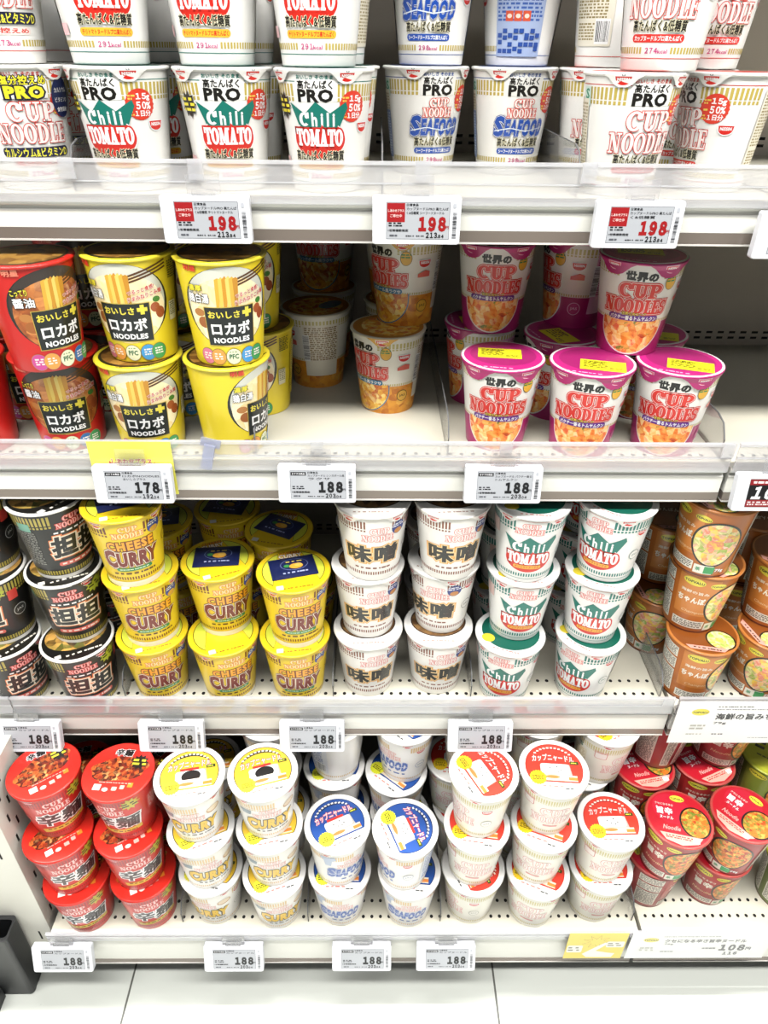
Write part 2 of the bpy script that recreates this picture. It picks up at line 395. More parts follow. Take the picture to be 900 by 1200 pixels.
def chili_tomato(A, y, w, teal='#147a6c', red='#dc2c20'):
    """zig-zag green crown over a red tomato with lettering; y is the middle of the tomato"""
    k = w / 62
    A.shape([(-31 * k, y + 36 * k), (-13 * k, y + 25 * k), (-1 * k, y + 37 * k), (14 * k, y + 26 * k), (31 * k, y + 37 * k), (33 * k, y + 31 * k), (23 * k, y + 9 * k), (-20 * k, y + 9 * k)], teal)
    A.ell(1 * k, y - 1 * k, 31 * k, 20.5 * k, '#ffffff'); A.ell(1 * k, y - 1 * k, 30 * k, 19.5 * k, red)
    A.shape([(-29 * k, y + 34 * k), (-13 * k, y + 23.6 * k), (-1 * k, y + 35 * k), (14 * k, y + 24.4 * k), (30 * k, y + 35 * k), (21 * k, y + 10 * k), (-19 * k, y + 10 * k)], teal)
    A.serif('C', -14.5 * k, y + 19.6 * k, 11 * k, 13 * k, '#ffffff', .5 * k)
    A.text('hili', 6.5 * k, y + 19.6 * k, 24 * k, 12.6 * k, '#ffffff', .036, sp=1.45)
    A.serif('TOMATO', 1 * k, y + 1.2 * k, 54 * k, 16.5 * k, red, 2.4 * k); A.serif('TOMATO', 1 * k, y + 1.2 * k, 54 * k, 16.5 * k, '#ffffff', .55 * k)

def d_chilipro(A, L):
    pro_common(A, '#1f7f74', '#1f7f74', '#f7c23c', '#d8351f', 'チリトマトヌードルプロ高たんぱく', '291')
    chili_tomato(A, 49, 52); low_carb(A)
    A.star(-35, 76, 12, 8, 9, '#1d1a10', .8); A.fine(-35, 76, 15, 13, '#f3e53c', 3, 5)
    A.rrect(-46, 27, 12, 9, 1, '#f6c9cc')
    L.ell(0, 0, 44, 44, '#f4f4f0'); L.ell(0, 0, 41, 41, '#14685c')
def seafood_word(A, x, y, w, h, fill='#1f4fae', edge='#123a86'):
    for c, b in ((edge, .1), ('#f4f6fa', .075), (fill, .055)): A.text('S', x - w * .41, y + h * .08, w * .16, h * 1.2, c, b, slant=.1); A.text('EAFOOD', x + w * .1, y, w * .78, h, c, b, sp=1.16, slant=.1)
    A.shape([(x - w * .5, y - h * .2), (x - w * .2, y + h * .02), (x + w * .1, y - h * .18), (x + w * .5, y + h * .05), (x + w * .5, y + h * .0), (x + w * .1, y - h * .25), (x - w * .2, y - h * .05), (x - w * .5, y - h * .27)], '#e6effb')
def d_seapro(A, L):
    pro_common(A, '#2a56a8', '#2a56a8', '#2a56b4', '#ffffff', 'シーフードヌードルプロ高たんぱく', '298')
    big_logo(A, 0, 68, 32, 18, '#fbf3ee', '#e2564a', g1=.05, g2=.7); seafood_word(A, 0, 49, 58, 15); low_carb(A)
    A.rrect(-74, 40, 30, 48, 1, '#7f97c8'); A.fine(-74, 40, 27, 44, '#dfe6f4', 16, 9)
    back = random.Random(2); A.rrect(97, 52, 52, 86, 1, '#a9bade'); A.fine(97, 66, 48, 52, '#3f62ae', 15, 21)
    for q in range(3): A.rect(86 + 9 * q, 45, 8, 9, '#dc5a3c'); A.ell(86 + 9 * q, 45, 2.5, 2, '#f6e2d2')
    for i in range(24): A.rect(76 + 6 * (i % 8), 14 + 6 * (i // 8) + back.choice((0, 2, 6)), 5, 4, '#2f52a0')
    L.ell(0, 0, 44, 44, '#f4f4f0'); L.ell(0, 0, 41, 41, '#23489a')
def d_cuppro(A, L):
    pro_common(A, '#d8443a', '#d8443a', '#e2362e', '#ffffff', 'カップヌードルプロ高たんぱく', '274')
    big_logo(A, 0, 58, 63, 36, '#fdf2ee', '#de3c32', g1=.1, g2=.75); low_carb(A)
    L.ell(0, 0, 44, 44, '#f6f4ee'); L.ell(0, 0, 41, 41, '#d8443a')
def d_saltpro(A, L):
    pro_common(A, '#d8443a', '#d8443a', '#fbe9e4', '#d8443a', '塩分控えめ', '273')
    big_logo(A, 0, 60, 63, 35, '#fdf2ee', '#de3c32', g1=.1, g2=.75)
    A.rrect(0, 89, 38, 18, 1, '#fbfaf6'); A.outlined('塩分控えめ', 0, 94.6, 36, 7.4, '#f2e832', '#1b1a30', .03, .13); A.outlined('PRO', 0, 85, 30, 9, '#f2e832', '#1b1a30', .06, .17)
    A.rrect(0, 34.5, 66, 9, 4, '#1b1f3e'); A.outlined('カルシウム&ビタミンD', 0, 34.5, 62, 7.6, '#f2ec4a', '#1b1f3e', .025, .07)
    A.ell(33, 80, 11, 17, '#1d2a5c'); A.text('カルシウム', 33, 86, 15, 4, '#ffffff', .02); A.text('ビタミンD', 33, 78, 15, 4, '#ffffff', .02); A.text('食物繊維', 33, 70, 13, 4, '#ffffff', .02)
    L.ell(0, 0, 44, 44, '#f6f4ee')
def locabo(A, L, body, bowl_mat, soup, big, small, dark):
    A.ell(0, 63, 46, 41, '#1d2420'); A.ell(0, 66, 43, 38, '#dfe0d2' if not dark else '#3d3430'); A.ell(0, 58, 42, 36, soup)
    A.ell(-27, 48, 7, 6, '#a8622c'); A.ell(-31, 58, 6, 4, '#c08040'); A.ell(31, 58, 5, 5, '#b25c34'); A.ell(36, 52, 5, 6, '#a8502c'); A.ell(33, 66, 4, 3, '#4c8c3a')
    for i in range(3): A.shape([(8, 92 - 3 * i), (46, 104 - 3.4 * i), (47, 102.4 - 3.4 * i), (8, 90 - 3 * i)], '#5e3a1a')
    for i, c in enumerate(('#e7b53e', '#f2cf5e', '#d99a2a', '#f4d870', '#e8b844', '#cf9128')): A.shape([(-12 + 3.6 * i, 64), (-9 + 3.6 * i, 64), (-6 + 3.2 * i, 92), (-8 + 3.2 * i, 96 - abs(i - 2.5)), (-11 + 3.2 * i, 92)], c)
    A.rrect(0, 44, 51, 41, .5, '#c9b04a'); A.rrect(0, 44, 49.6, 39.6, .5, '#141c1c')
    A.text('おいしさ', -6, 56.5, 31, 7, '#f0e04a', .035); A.rect(17.5, 57.5, 10, 4, '#f0e04a'); A.rect(17.5, 57.5, 4, 10, '#f0e04a')
    A.text('ロカボ', 0, 42, 40, 12.5, '#ffffff', .035); A.text('NOODLES', 0, 29.5, 38, 5.2, '#ffffff', .045)
    for x, c in ((-30, '#cf4a9a' if dark else '#e27a9a'), (-17, '#f2a44a'), (0, '#f0f2d0'), (17, '#3f9fe0' if not dark else '#2a6cb0'), (29, '#3aa05a')):
        A.ell(x, 11.5, 8.6, 9, '#7a6a3a' if not dark else '#b08a6a'); A.ell(x, 11.5, 8.1, 8.5, c)
        if x == 0: A.text('PFC', x, 11.5, 10, 5, '#2f6a44', .04); A.fine(x, 16.6, 9, 2, '#7a9a6a', 1, 3)
        else: A.fine(x, 12, 9, 8, '#fff4ec', 3, int(x) + 50)
    A.outlined(big, -29, 73, 21 if len(big) == 3 else 18, 9, '#ffffff', '#1a1a18', .03, .09); A.outlined(small, -31, 83, 14, 6, '#f2e23c', '#3a4a14', .03, .09)
    A.outlined('つるっと食感!', 19, 77.5, 25, 4.6, '#d22c1c', '#fffaf0', .022, .08, tilt=.22); A.outlined('うまみねりこみ麺', 22, 71.5, 33, 4.8, '#d22c1c', '#fffaf0', .022, .08, tilt=.22)
    A.text('明星', -33, 102, 13, 6, '#e2402c' if not dark else '#ef8a70', .04)
    A.fine(56, 92, 14, 18, '#5c5a1c' if not dark else '#f0c0a0', 8, 3); A.rrect(53, 50, 11, 20, 1, '#f2ecc8'); A.fine(53, 52, 9, 14, '#6a6a2a', 7, 9)
    A.rrect(88, 56, 36, 70, 1, body); A.fine(88, 60, 32, 60, '#6a5a14' if not dark else '#f2d0b0', 22, 12)
    L.ell(0, 0, 44, 44, body); L.ell(0, 1, 43, 43, '#2e2a16'); L.ell(1, 2, 41, 39, picture('lid_photo_' + ('b' if dark else 'a'), ['#3a220e', '#6e4a20', '#9c7434', '#4a2e14'], 60)); L.fine(0, -40, 40, 3, '#3a2e0c', 1, 4)
def d_torip(A, L): locabo(A, L, '#f5dc2e', None, P_SOUP(), '鶏白湯', '濃厚', False)
def d_shoyu(A, L): locabo(A, L, '#d2201c', None, P_SHOYU(), '醤油', 'こってり', True)
def world_cup(A, L, ground, pic, ring, sub, sub2, subc, side, lidc, sticker):
    A.put([(-125.6, 0), (125.6, 0), (125.6, 40), (-125.6, 40)], [(0, 1, 2), (0, 2, 3)], ground)
    A.ticks(95, 6.5, '#cfc07c', skip=((-22, 22),)); A.ticks(90, 1.8, '#cfc07c', skip=((-22, 22),)); A.ticks(42, 3, '#cfc07c', pitch=3, w=1.6)
    A.shape([(-37, 42)] + [(37 * math.cos(t), 34 + 33 * math.sin(t)) for t in [PI + PI * i / 24 for i in range(25)]] + [(37, 42)], ring)
    A.shape([(-35.5, 42)] + [(35.5 * math.cos(t), 34 + 31.5 * math.sin(t)) for t in [PI + PI * i / 24 for i in range(25)]] + [(35.5, 42)], pic)
    A.text('世界の', 1, 91, 30, 9.5, '#1c1b1c', .07)
    big_logo(A, 0, 66, 66, 33, '#ffffff', '#e0312a', plural=True, g1=.0, g2=.0, shift=.03)
    W = [('CUP', 2, 75.5, 42, 15), ('NOODLES', 0, 57.8, 68, 15.5)]
    A.items = A.items[:-2]
    A.serif_logo(W, '#e0332a', '#fff4ee', .5, 1.0, '#dc2a22', 2.0)
    A.rrect(0, 44.6, 56, 6.6, 3.2, subc); A.text(sub, 0, 44.4, 52, 4.8, '#ffffff', .035, arc=-.0006); A.outlined(sub2, 0, 49.2, 26, 3.6, '#f4dc4a', '#5a3a20', .02, .1)
    A.ell(32, 85, 6.5, 8.5, '#4a3a20'); A.ell(32, 85, 6, 8, '#f0b83c'); A.fine(32, 88, 11, 6, '#3f8f4a', 2, 6)
    badge(A, 54, 78, 15); A.shape([(46, 62), (62, 62), (62, 68), (56, 70), (46, 66)], '#e86a5c')
    jas(A, 55, 26, 8, side, '#3a2c10' if ground != '#b01e6e' else '#f2b8d8')
    A.rrect(96, 56, 46, 74, 1, '#f4eddc' if ground != '#b01e6e' else '#f0b4d2'); A.fine(96, 66, 42, 48, '#8a6a3c' if ground != '#b01e6e' else '#b01e6e', 17, 5); A.rect(76, 60, 9, 38, '#ffffff'); A.bars(76, 60, 8, 34, '#15151a', 3, False)
    L.ell(0, 0, 45, 45, lidc)
    if sticker: L.ell(0, 3, 38, 34, '#a8266c'); L.fine(-8, -38, 46, 4, '#f4c4dc', 1, 3)
    else: L.ell(2, 2, 38, 36, P_LAKSA()); L.ell(-14, 14, 20, 12, '#3e7fa0')
def d_laksa(A, L): world_cup(A, L, picture('laksa_ground', ['#c8781e', '#e09a30', '#b8651a', '#f0b848'], 90), P_LAKSA(), '#4d86ac', 'シンガポール風ラクサ', 'ココナッツミルク', '#2c7ba8', '#e8b03c', '#c98a34', False)
def d_tomyum(A, L): world_cup(A, L, '#b01e6e', P_TOMYUM(), '#f8f0ee', 'パクチー香るトムヤムクン', '世界三大スープ', '#6a2f92', '#c0307c', '#c62a80', True)
def d_tantan(A, L):
    for y, h in ((93, 13), (83.5, 3)): A.ticks(y, h, '#b9a84a', skip=((-26, 20),))
    A.ticks(10, 7, '#b9a84a', pitch=3.8)
    A.put([(-125.6, 0), (125.6, 0), (125.6, 5.5), (-125.6, 5.5)], [(0, 1, 2), (0, 2, 3)], '#f4f2ec')
    small_logo(A, -4, 87, 34, '#f7b9b4', '#c8322c', .5)
    for c, b in (('#e8834a', .145), ('#f8e9d4', .1), ('#121212', .045)): A.text('担担', 0, 51, 62, 30, c, b, slant=.08, sp=1.08)
    A.fine(0, 73.5, 50, 4, '#ffffff', 1, 5)
    A.rrect(0, 24, 58, 6.5, 3, '#e26a5c'); A.fine(0, 24, 50, 4.4, '#fff0e6', 1, 5)
    A.star(30, 90, 13, 9, 11, '#b8c23a'); A.fine(30, 90, 17, 9, '#23260c', 2, 5)
    A.rrect(50, 79, 12, 16, 1, '#d8443a'); jas(A, 55, 50, 9, '#2a2a28', '#d8d8d2')
    A.fine(-58, 52, 26, 56, '#8c8c86', 18, 4); A.rrect(-56, 84, 16, 12, 1, '#6fae98'); back_panel(A, '#3a3936', '#b8b6ac', 76, 122)
    L.ell(0, 0, 45, 45, '#171614'); L.ell(0, 8, 40, 33, picture('tantan_lid_photo', ['#2a1c10', '#8a6a30', '#c99a50', '#4c5a24', '#6a4a20'], 70)); L.fine(6, -33, 50, 5, '#e6e0d2', 1, 3); L.rect(-29, -30, 8, 7, '#e8e6dc')
    L.text('担担', 4, 34, 22, 9, '#f2e6d8', .05)
def d_cheese(A, L):
    for y, h in ((92, 11), (83.5, 2.6)): A.ticks(y, h, '#7a3f1c', skip=((-20, 18),))
    A.ticks(15, 4.6, '#7a3f1c', pitch=3.6, w=1.9)
    A.put([(-125.6, 0), (125.6, 0), (125.6, 9), (-125.6, 9)], [(0, 1, 2), (0, 2, 3)], '#fbf7ea')
    small_logo(A, 0, 88, 34, '#fbe6a0', '#ef8f4a', .52)
    A.outlined('CHEESE', 1, 67.5, 53, 12, '#f6aa2a', '#6a2a10', .055, .125, sp=1.2)
    for c, b in (('#6a1c14', .13), ('#fdf0da', .1), ('#7a2418', .065)): A.text('C', -27, 47, 13, 25, c, b); A.text('URRY', 7, 46, 49, 20, c, b, slant=.06, sp=1.16)
    A.rrect(0, 30, 46, 5, 2.4, '#2f8f50'); A.fine(0, 30, 38, 2.4, '#e8f4d0', 1, 6)
    A.fine(0, 23.4, 56, 4.4, '#5a2a14', 1, 5)
    A.ell(31, 86, 9, 9.5, '#2a4aa0'); A.fine(31, 90, 15, 6, '#f4f0d8', 2, 4); A.ell(31, 81, 6, 4, '#e8b040'); badge(A, 50, 84, 12); jas(A, 52, 58, 7.5, '#f6d52c', '#6a4a14')
    back_panel(A, '#f8e68a', '#8a5a1c', 72, 122)
    L.ell(0, 0, 45, 45, '#f3cf24'); L.shape([(41 * math.cos(t), 41 * math.sin(t)) for t in [PI * .62 + PI * .62 * i / 12 for i in range(13)]], '#4a4414'); L.shape([(-41 * math.cos(t), 41 * math.sin(t)) for t in [PI * .62 + PI * .62 * i / 12 for i in range(13)]], '#4a4414')
    L.shape([(40 * math.cos(t), 40 * math.sin(t)) for t in [PI * .63 + PI * .6 * i / 12 for i in range(13)]], '#dbe04a'); L.shape([(-40 * math.cos(t), 40 * math.sin(t)) for t in [PI * .63 + PI * .6 * i / 12 for i in range(13)]], '#dbe04a')
    L.outlined('CHEESE', 0, 37, 26, 5, '#f2a022', '#4a2412', .05, .1); L.outlined('CURRY', 0, 30.5, 30, 7, '#fdf0da', '#6a1c14', .05, .11)
    L.fine(0, -37, 44, 4, '#a87a1c', 1, 8); L.rect(-22, -34, 9, 8, '#f0efe4')
def d_miso(A, L):
    for y, h in ((92, 11), (83.5, 2.4)): A.ticks(y, h, '#8a4f38', skip=((-8, 22),), pitch=3.6, w=2)
    A.ticks(14, 5, '#8a4f38', pitch=3.4, w=1.8)
    small_logo(A, 7, 77, 38, '#fdf4f0', '#ec8f8a', .56)
    for c, b in (('#f0ab4a', .13), ('#f7d9a4', .085), ('#262624', .04)): A.text('味噌', 0, 46, 66, 26, c, b, sp=1.1)
    A.fine(2, 23, 52, 4.2, '#8a4a34', 1, 5)
    A.ell(32, 83, 9, 9.5, '#2c3f86'); A.fine(32, 87, 16, 6, '#f2f2fa', 2, 4); A.ell(32, 78, 5.5, 4, '#c88848'); badge(A, 52, 84, 12); jas(A, 54, 50, 8, '#fbf8f2', '#8a8480')
    back_panel(A, '#f6f0e6', '#a8856e', 72, 122)
    L.ell(0, 0, 45, 45, '#f4f2ec'); L.ell(0, 6, 39, 33, '#3f2c20'); L.ell(0, 6, 37, 31, picture('miso_lid_photo', ['#3a2818', '#6a4a2c', '#8a6a40', '#503420'], 70)); L.fine(0, -35, 46, 4, '#b09488', 1, 3)
def d_chili(A, L):
    for y, h in ((93, 11), (84.5, 2.8)): A.ticks(y, h, '#1f7f74', skip=((-19, 15),), pitch=4, w=2.4)
    A.ticks(13, 5, '#1f7f74', pitch=3.6, w=2); A.rect(0, 7, 251, .6, '#1f7f74'); A.rect(0, 100.4, 251, .5, '#ec8f8a')
    small_logo(A, -2, 88, 32, '#fdf0ec', '#ec7f7a', .52); chili_tomato(A, 39, 62)
    A.rrect(1, 27, 37, 5.6, 2.6, '#f4b23a'); A.text('チリトマトヌードル', 1, 27, 32, 3.8, '#c8321c', .025)
    badge(A, 50, 80, 12); jas(A, 50, 45, 7.5, '#fbfaf6', '#7a9a94'); back_panel(A, '#f4f2ea', '#6a9a92', 72, 122)
    A.rrect(-48, 78, 14, 20, 2, '#f2d2cc')
    L.ell(0, 0, 45, 45, '#f6f6f2'); L.ell(0, 2, 40, 38, '#12604f'); L.ell(-6, 8, 26, 22, '#2c8a78'); L.text('Chili TOMATO', 2, 18, 46, 10, '#f4f6f0', .04); L.ell(-26, -22, 9, 8, '#e8d23a'); L.fine(4, -38, 40, 4, '#d88a84', 1, 3)
def oval_mark(A, x, y, w, c='#f0e04a'):
    A.ell(x, y, w / 2, w * .27, '#c8b43a'); A.ell(x, y, w / 2 - .4, w * .27 - .4, c); A.text('TOPVALU', x, y - w * .02, w * .86, w * .15, '#2a3a24', .04)
def store_cup(A, body, bright, pic, title, sub, script, white='#f4f0e2', ang=44):
    A.put([(-125.6, 0), (125.6, 0), (125.6, 2.5), (-125.6, 2.5)], [(0, 1, 2), (0, 2, 3)], '#6a2c1c')
    A.rrect(0, 66, 48, 68, 1, bright)
    oval_mark(A, -6, 92, 26); oval_mark(A, 22, 90, 19)
    A.text(sub, -2, 74, 34, 5, '#fff2dc', .02); A.text(title, 0, 60, 42 if len(title) > 3 else 26, 11 if len(title) > 3 else 14, '#fff6e6', .045); A.text(script, 2, 38, 30, 5.5, '#f4cfa0', .012, slant=.2)
    bowl_pic(A, ang, 54, 30, 36, pic, '#20241f', 2.6)
    A.rrect(0, 15, 46, 14, .6, white); A.fine(0, 15, 42, 11, '#4a4038', 4, 5); A.rrect(38, 12, 26, 14, .6, white); A.text('茶', 31, 12, 7, 6, '#2f8f5c', .03); A.rrect(46, 12, 14, 12, .6, '#3aa05a'); A.text('79g', 60, 12, 12, 6, '#ffffff', .04)
    for x, y, h in ((-48, 88, 18), (-48, 66, 20), (-48, 32, 42)): A.rrect(x, y, 34, h, .6, white); A.fine(x, y, 31, h - 3, '#6a625a', max(3, int(h / 3)), int(h))
    for x in (-90, -118, 96): A.rrect(x, 54, 30 if x > -118 else 14, 88, .6, white); A.fine(x, 54, 26 if x > -118 else 11, 82, '#6a625a', 28, int(x) + 200)
def d_champon(A, L):
    store_cup(A, '#c06a22', '#d8863a', P_CHAMPON(), 'ちゃんぽん', '海鮮の旨み', 'Champon')
    L.ell(0, 0, 45, 45, '#8a4a1a'); L.text('ちゃんぽん', -8, 12, 40, 10, '#fff2e0', .03); bowl_pic(L, 22, -14, 20, 20, P_CHAMPON()); L.shape([(-20, -40), (24, -38), (30, -30), (-26, -33)], '#e8a89a'); L.fine(2, -35.5, 36, 4, '#3a2a20', 1, 3)
def d_umakara(A, L):
    store_cup(A, '#b0242a', '#b82a2c', P_UMAKARA(), '旨辛', 'クセになる辛さ', 'Noodle', '#f0e6d8')
    L.rot = math.radians(42); L.ell(0, 0, 45, 45, '#c01c2c'); L.ell(-10, 14, 27, 25, '#c8243a'); oval_mark(L, 0, 33, 21); L.text('旨辛', -20, 9, 22, 11, '#ffffff', .04); L.text('クセになる辛さ', -20, 20, 26, 4, '#ffe2d8', .01); L.text('ヌードル', -18, -2, 19, 5, '#ffffff', .02); L.text('Noodle', -12, -18, 24, 7, '#f8b8b0', .012, slant=.2)
    bowl_pic(L, 22, -3, 22, 26, P_UMAKARA(), '#1a1412', 2.4); L.shape([(-30, -27), (30, -27), (22, -38), (0, -44), (-22, -38)], '#f0b0a0'); L.fine(-2, -32, 40, 6, '#c03028', 2, 3); L.rect(20, -33, 9, 7, '#fff8f0')
def d_karamen(A, L):
    for y, h in ((91, 12), (82.5, 2.6)): A.ticks(y, h, '#a8242a', skip=((30, 62),), pitch=3.6, w=2)
    A.ticks(12, 4, '#a8242a', pitch=3.4, w=1.8)
    small_logo(A, -6, 78, 42, '#fbd0cc', '#e0524e', .54)
    for c, b in (('#ffffff', .1), ('#2c2626', .034)): A.text('辛麺', 0, 48, 64, 28, c, b, slant=.1, sp=1.08)
    A.shape([(-32, 26), (34, 32), (34, 24), (-30, 17)], '#e8c84a'); A.fine(1, 24.6, 50, 4, '#6a1a10', 1, 5)
    A.star(25, 88, 13, 8, 10, '#c8b83a'); A.fine(25, 88, 19, 10, '#2a1c0c', 2, 5); A.rrect(56, 66, 18, 34, 3, '#e85a52'); A.fine(56, 66, 14, 26, '#fbc8c0', 7, 8)
    back_panel(A, '#e8a8a0', '#a01c1c', 76, 122); jas(A, -52, 50, 8, '#d2201e', '#f4b8b0')
    L.ell(0, 0, 45, 45, '#dc2a1e')
    blob = [(38 * math.cos(t) * (1 + .06 * math.sin(7 * t)), 4 + 20 * math.sin(t) * (1 + .1 * math.sin(5 * t)) + .12 * 38 * math.cos(t)) for t in [2 * PI * i / 40 for i in range(40)]]
    L.put([(0, 2)] + blob, [(0, 1 + i, 1 + (i + 1) % 40) for i in range(40)], P_SPICY())
    L.outlined('辛麺', -2, 31, 24, 11, '#1c1616', '#ffffff', .035, .09, slant=.1); L.star(24, 17, 13, 9, 11, '#1c1612'); L.fine(24, 17, 19, 12, '#f0e23c', 2, 5)
    L.rect(-20, -26, 10, 9, '#f2eee6'); L.ell(-8, -29, 4, 3, '#f8d8d0'); L.rrect(4, -27, 7, 6, 1, '#f2b0a4'); L.rrect(14, -24, 6, 6, 1, '#f2b0a4'); L.rect(24, -20, 7, 7, '#ee8a2c'); L.fine(2, -18, 44, 2, '#f4b8ac', 1, 2)
def fun_lid(L, c, edge, burst, dark=True):
    """white lid with a cropped coloured roundel, a white plate in the middle and a yellow burst"""
    arc = [(40 * math.cos(t), 40 * math.sin(t)) for t in [-.62 + (PI + 1.24) * i / 36 for i in range(37)]]
    L.ell(0, 0, 45, 45, '#f7f5f0'); L.shape(arc, edge); L.shape([(p[0] * .972, p[1] * .968) for p in arc], c)
    L.shape([(30 * math.cos(t) * 1.1, 34 * math.sin(t) + 1) for t in [.55 + (PI - 1.1) * i / 20 for i in range(21)]] + [(30 * math.cos(t) * 1.1, 27 * math.sin(t) + 3) for t in [PI - .55 - (PI - 1.1) * i / 20 for i in range(21)]], edge)
    for i in range(11):
        t = .75 + (PI - 1.5) * i / 10; L.rect(33 * math.cos(t), 31.4 * math.sin(t) + 2, 3.4, 2.4, '#f6f0e0')
    L.outlined('カップニャードル', 0, 17, 58, 11, '#fbe6e2', '#e23a30', .03, .09, arc=-.004); L.rrect(0, 8.5, 26, 4, 2, '#e23a30')
    L.shape([(-20, -13), (24, -13), (22, 6), (-18, 6)], '#b8b4ac'); L.rrect(1, -2, 40, 17, 4, '#f6f5f2')
    if dark: L.ell(2, -3, 13, 9.5, '#1c1a1c'); L.shape([(-16, -12), (20, -12), (20, -8), (-16, -8)], '#f0e8da')
    else:
        for x, y in ((-6, 0), (4, 2), (9, -3), (-1, -5), (5, -6)): L.ell(x, y, 1.1, .9, '#3a3838')
    L.shape([(-33, -12), (30, -12), (30, -21), (-33, -21)], '#f7e6cc'); L.rect(24, -17, 12, 5, '#e88a3c'); L.ell(-4, -15, 10, 2.6, '#c88848')
    L.star(-24, -17, 12, 10.6, 18, burst); L.fine(-24, -17, 15, 8, '#5a4a10', 3, 4)
    L.fine(-4, -30, 30, 4, '#e88a80', 1, 5); L.fine(18, -33, 14, 4, '#5a5a5a', 1, 6); L.rect(29, 9, 12, 5, '#3a4a1c'); L.fine(29, 9, 9, 3, '#e8e84a', 1, 2)
def d_curry(A, L):
    A.ticks(87, 11, '#e8c690', skip=((6, 40), (-125, -60)), pitch=3.4, w=2.2); A.ticks(79, 2.4, '#e8c690', skip=((6, 40), (-125, -60)), pitch=3.4, w=2.2); A.ticks(12, 4, '#e8c690', pitch=3.4, w=2)
    small_logo(A, -4, 68, 38, '#fdf2ee', '#efa49e', .52)
    for c, b in (('#3a3020', .13), ('#f0c21c', .068)): A.text('C', -27, 42.5, 13, 25, c, b); A.text('URRY', 7, 41.5, 50, 20, c, b, slant=.06, sp=1.16)
    A.fine(2, 23, 50, 4.4, '#3a3834', 1, 5); A.ell(28, 72, 10, 7, '#c89a6a'); A.ell(28, 73, 8.5, 5.5, '#f0dcc0'); A.shape([(-42, 74), (-24, 76), (-26, 66), (-38, 64)], '#8a9aa4'); badge(A, 50, 80, 12, '#e0564e'); jas(A, 52, 46, 8, '#fbf8f2', '#a8a49c')
    back_panel(A, '#f8f2e4', '#b89a6a', 72, 122); fun_lid(L, '#f2c63a', '#2a2418', '#efe83a')
def d_sea(A, L):
    A.ticks(86, 12, '#e6c48c', skip=((6, 34), (-125, -60)), pitch=3.2, w=2.2); A.ticks(12, 4, '#e6c48c', pitch=3.4, w=2)
    small_logo(A, 2, 68, 38, '#fdf2ee', '#efa09a', .52); seafood_word(A, 0, 44, 64, 20, '#2f5cb4', '#3f68bc'); A.fine(8, 25, 40, 6, '#3460b0', 1, 5); A.shape([(-40, 90), (-20, 92), (-18, 84), (-24, 80), (-26, 66), (-34, 66), (-36, 82), (-40, 84)], '#b8c4dc')
    badge(A, 50, 78, 13, '#e0564e'); jas(A, 52, 44, 8, '#fbf8f2', '#8a9ac0')
    back_panel(A, '#eef0f4', '#5a78b4', 72, 122); fun_lid(L, '#24509e', '#16305e', '#eef03a', False)
def d_cup(A, L):
    A.ticks(88, 9, '#dccf96', pitch=3.2, w=2); A.ticks(81.5, 2, '#dccf96', pitch=3.2, w=2); A.ticks(12, 5, '#dccf96', pitch=3.2, w=2)
    big_logo(A, 0, 52, 60, 38, '#fdf0ec', '#e88a84', g1=.1, g2=.7); A.rrect(0, 27, 22, 4, 2, '#e8a09a')
    A.rrect(-36, 74, 17, 15, 3, '#e07a72'); A.rrect(-36, 74, 15.4, 13.4, 2.4, '#fbf3ee'); A.fine(-36, 82, 19, 6, '#e8a09a', 2, 4)
    badge(A, 46, 72, 14, '#e0685e'); jas(A, 48, 42, 8, '#faf7ee', '#b8b4a8'); A.text('S', -66, 78, 5, 8, '#2a8a5a', .03); A.rrect(-68, 40, 24, 66, 1, '#f3ead2'); A.fine(-68, 40, 21, 60, '#d0bc90', 18, 5)
    back_panel(A, '#f5eedc', '#c8a890', 84, 122); fun_lid(L, '#e2402f', '#c02a20', '#f4cc24', False)

def d_green(A, L):
    store_cup(A, '#6a7a2c', '#8a9638', P_UMAKARA(), '', '', '', '#f0eedc')
    L.ell(0, 0, 45, 45, '#b4b832'); L.ell(0, 0, 42, 42, '#c2c43a'); L.fine(-2, 6, 50, 22, '#26281a', 2, 5); L.fine(0, -16, 40, 5, '#5a5c26', 1, 6); L.ell(26, -22, 9, 7, '#e8e6c8')
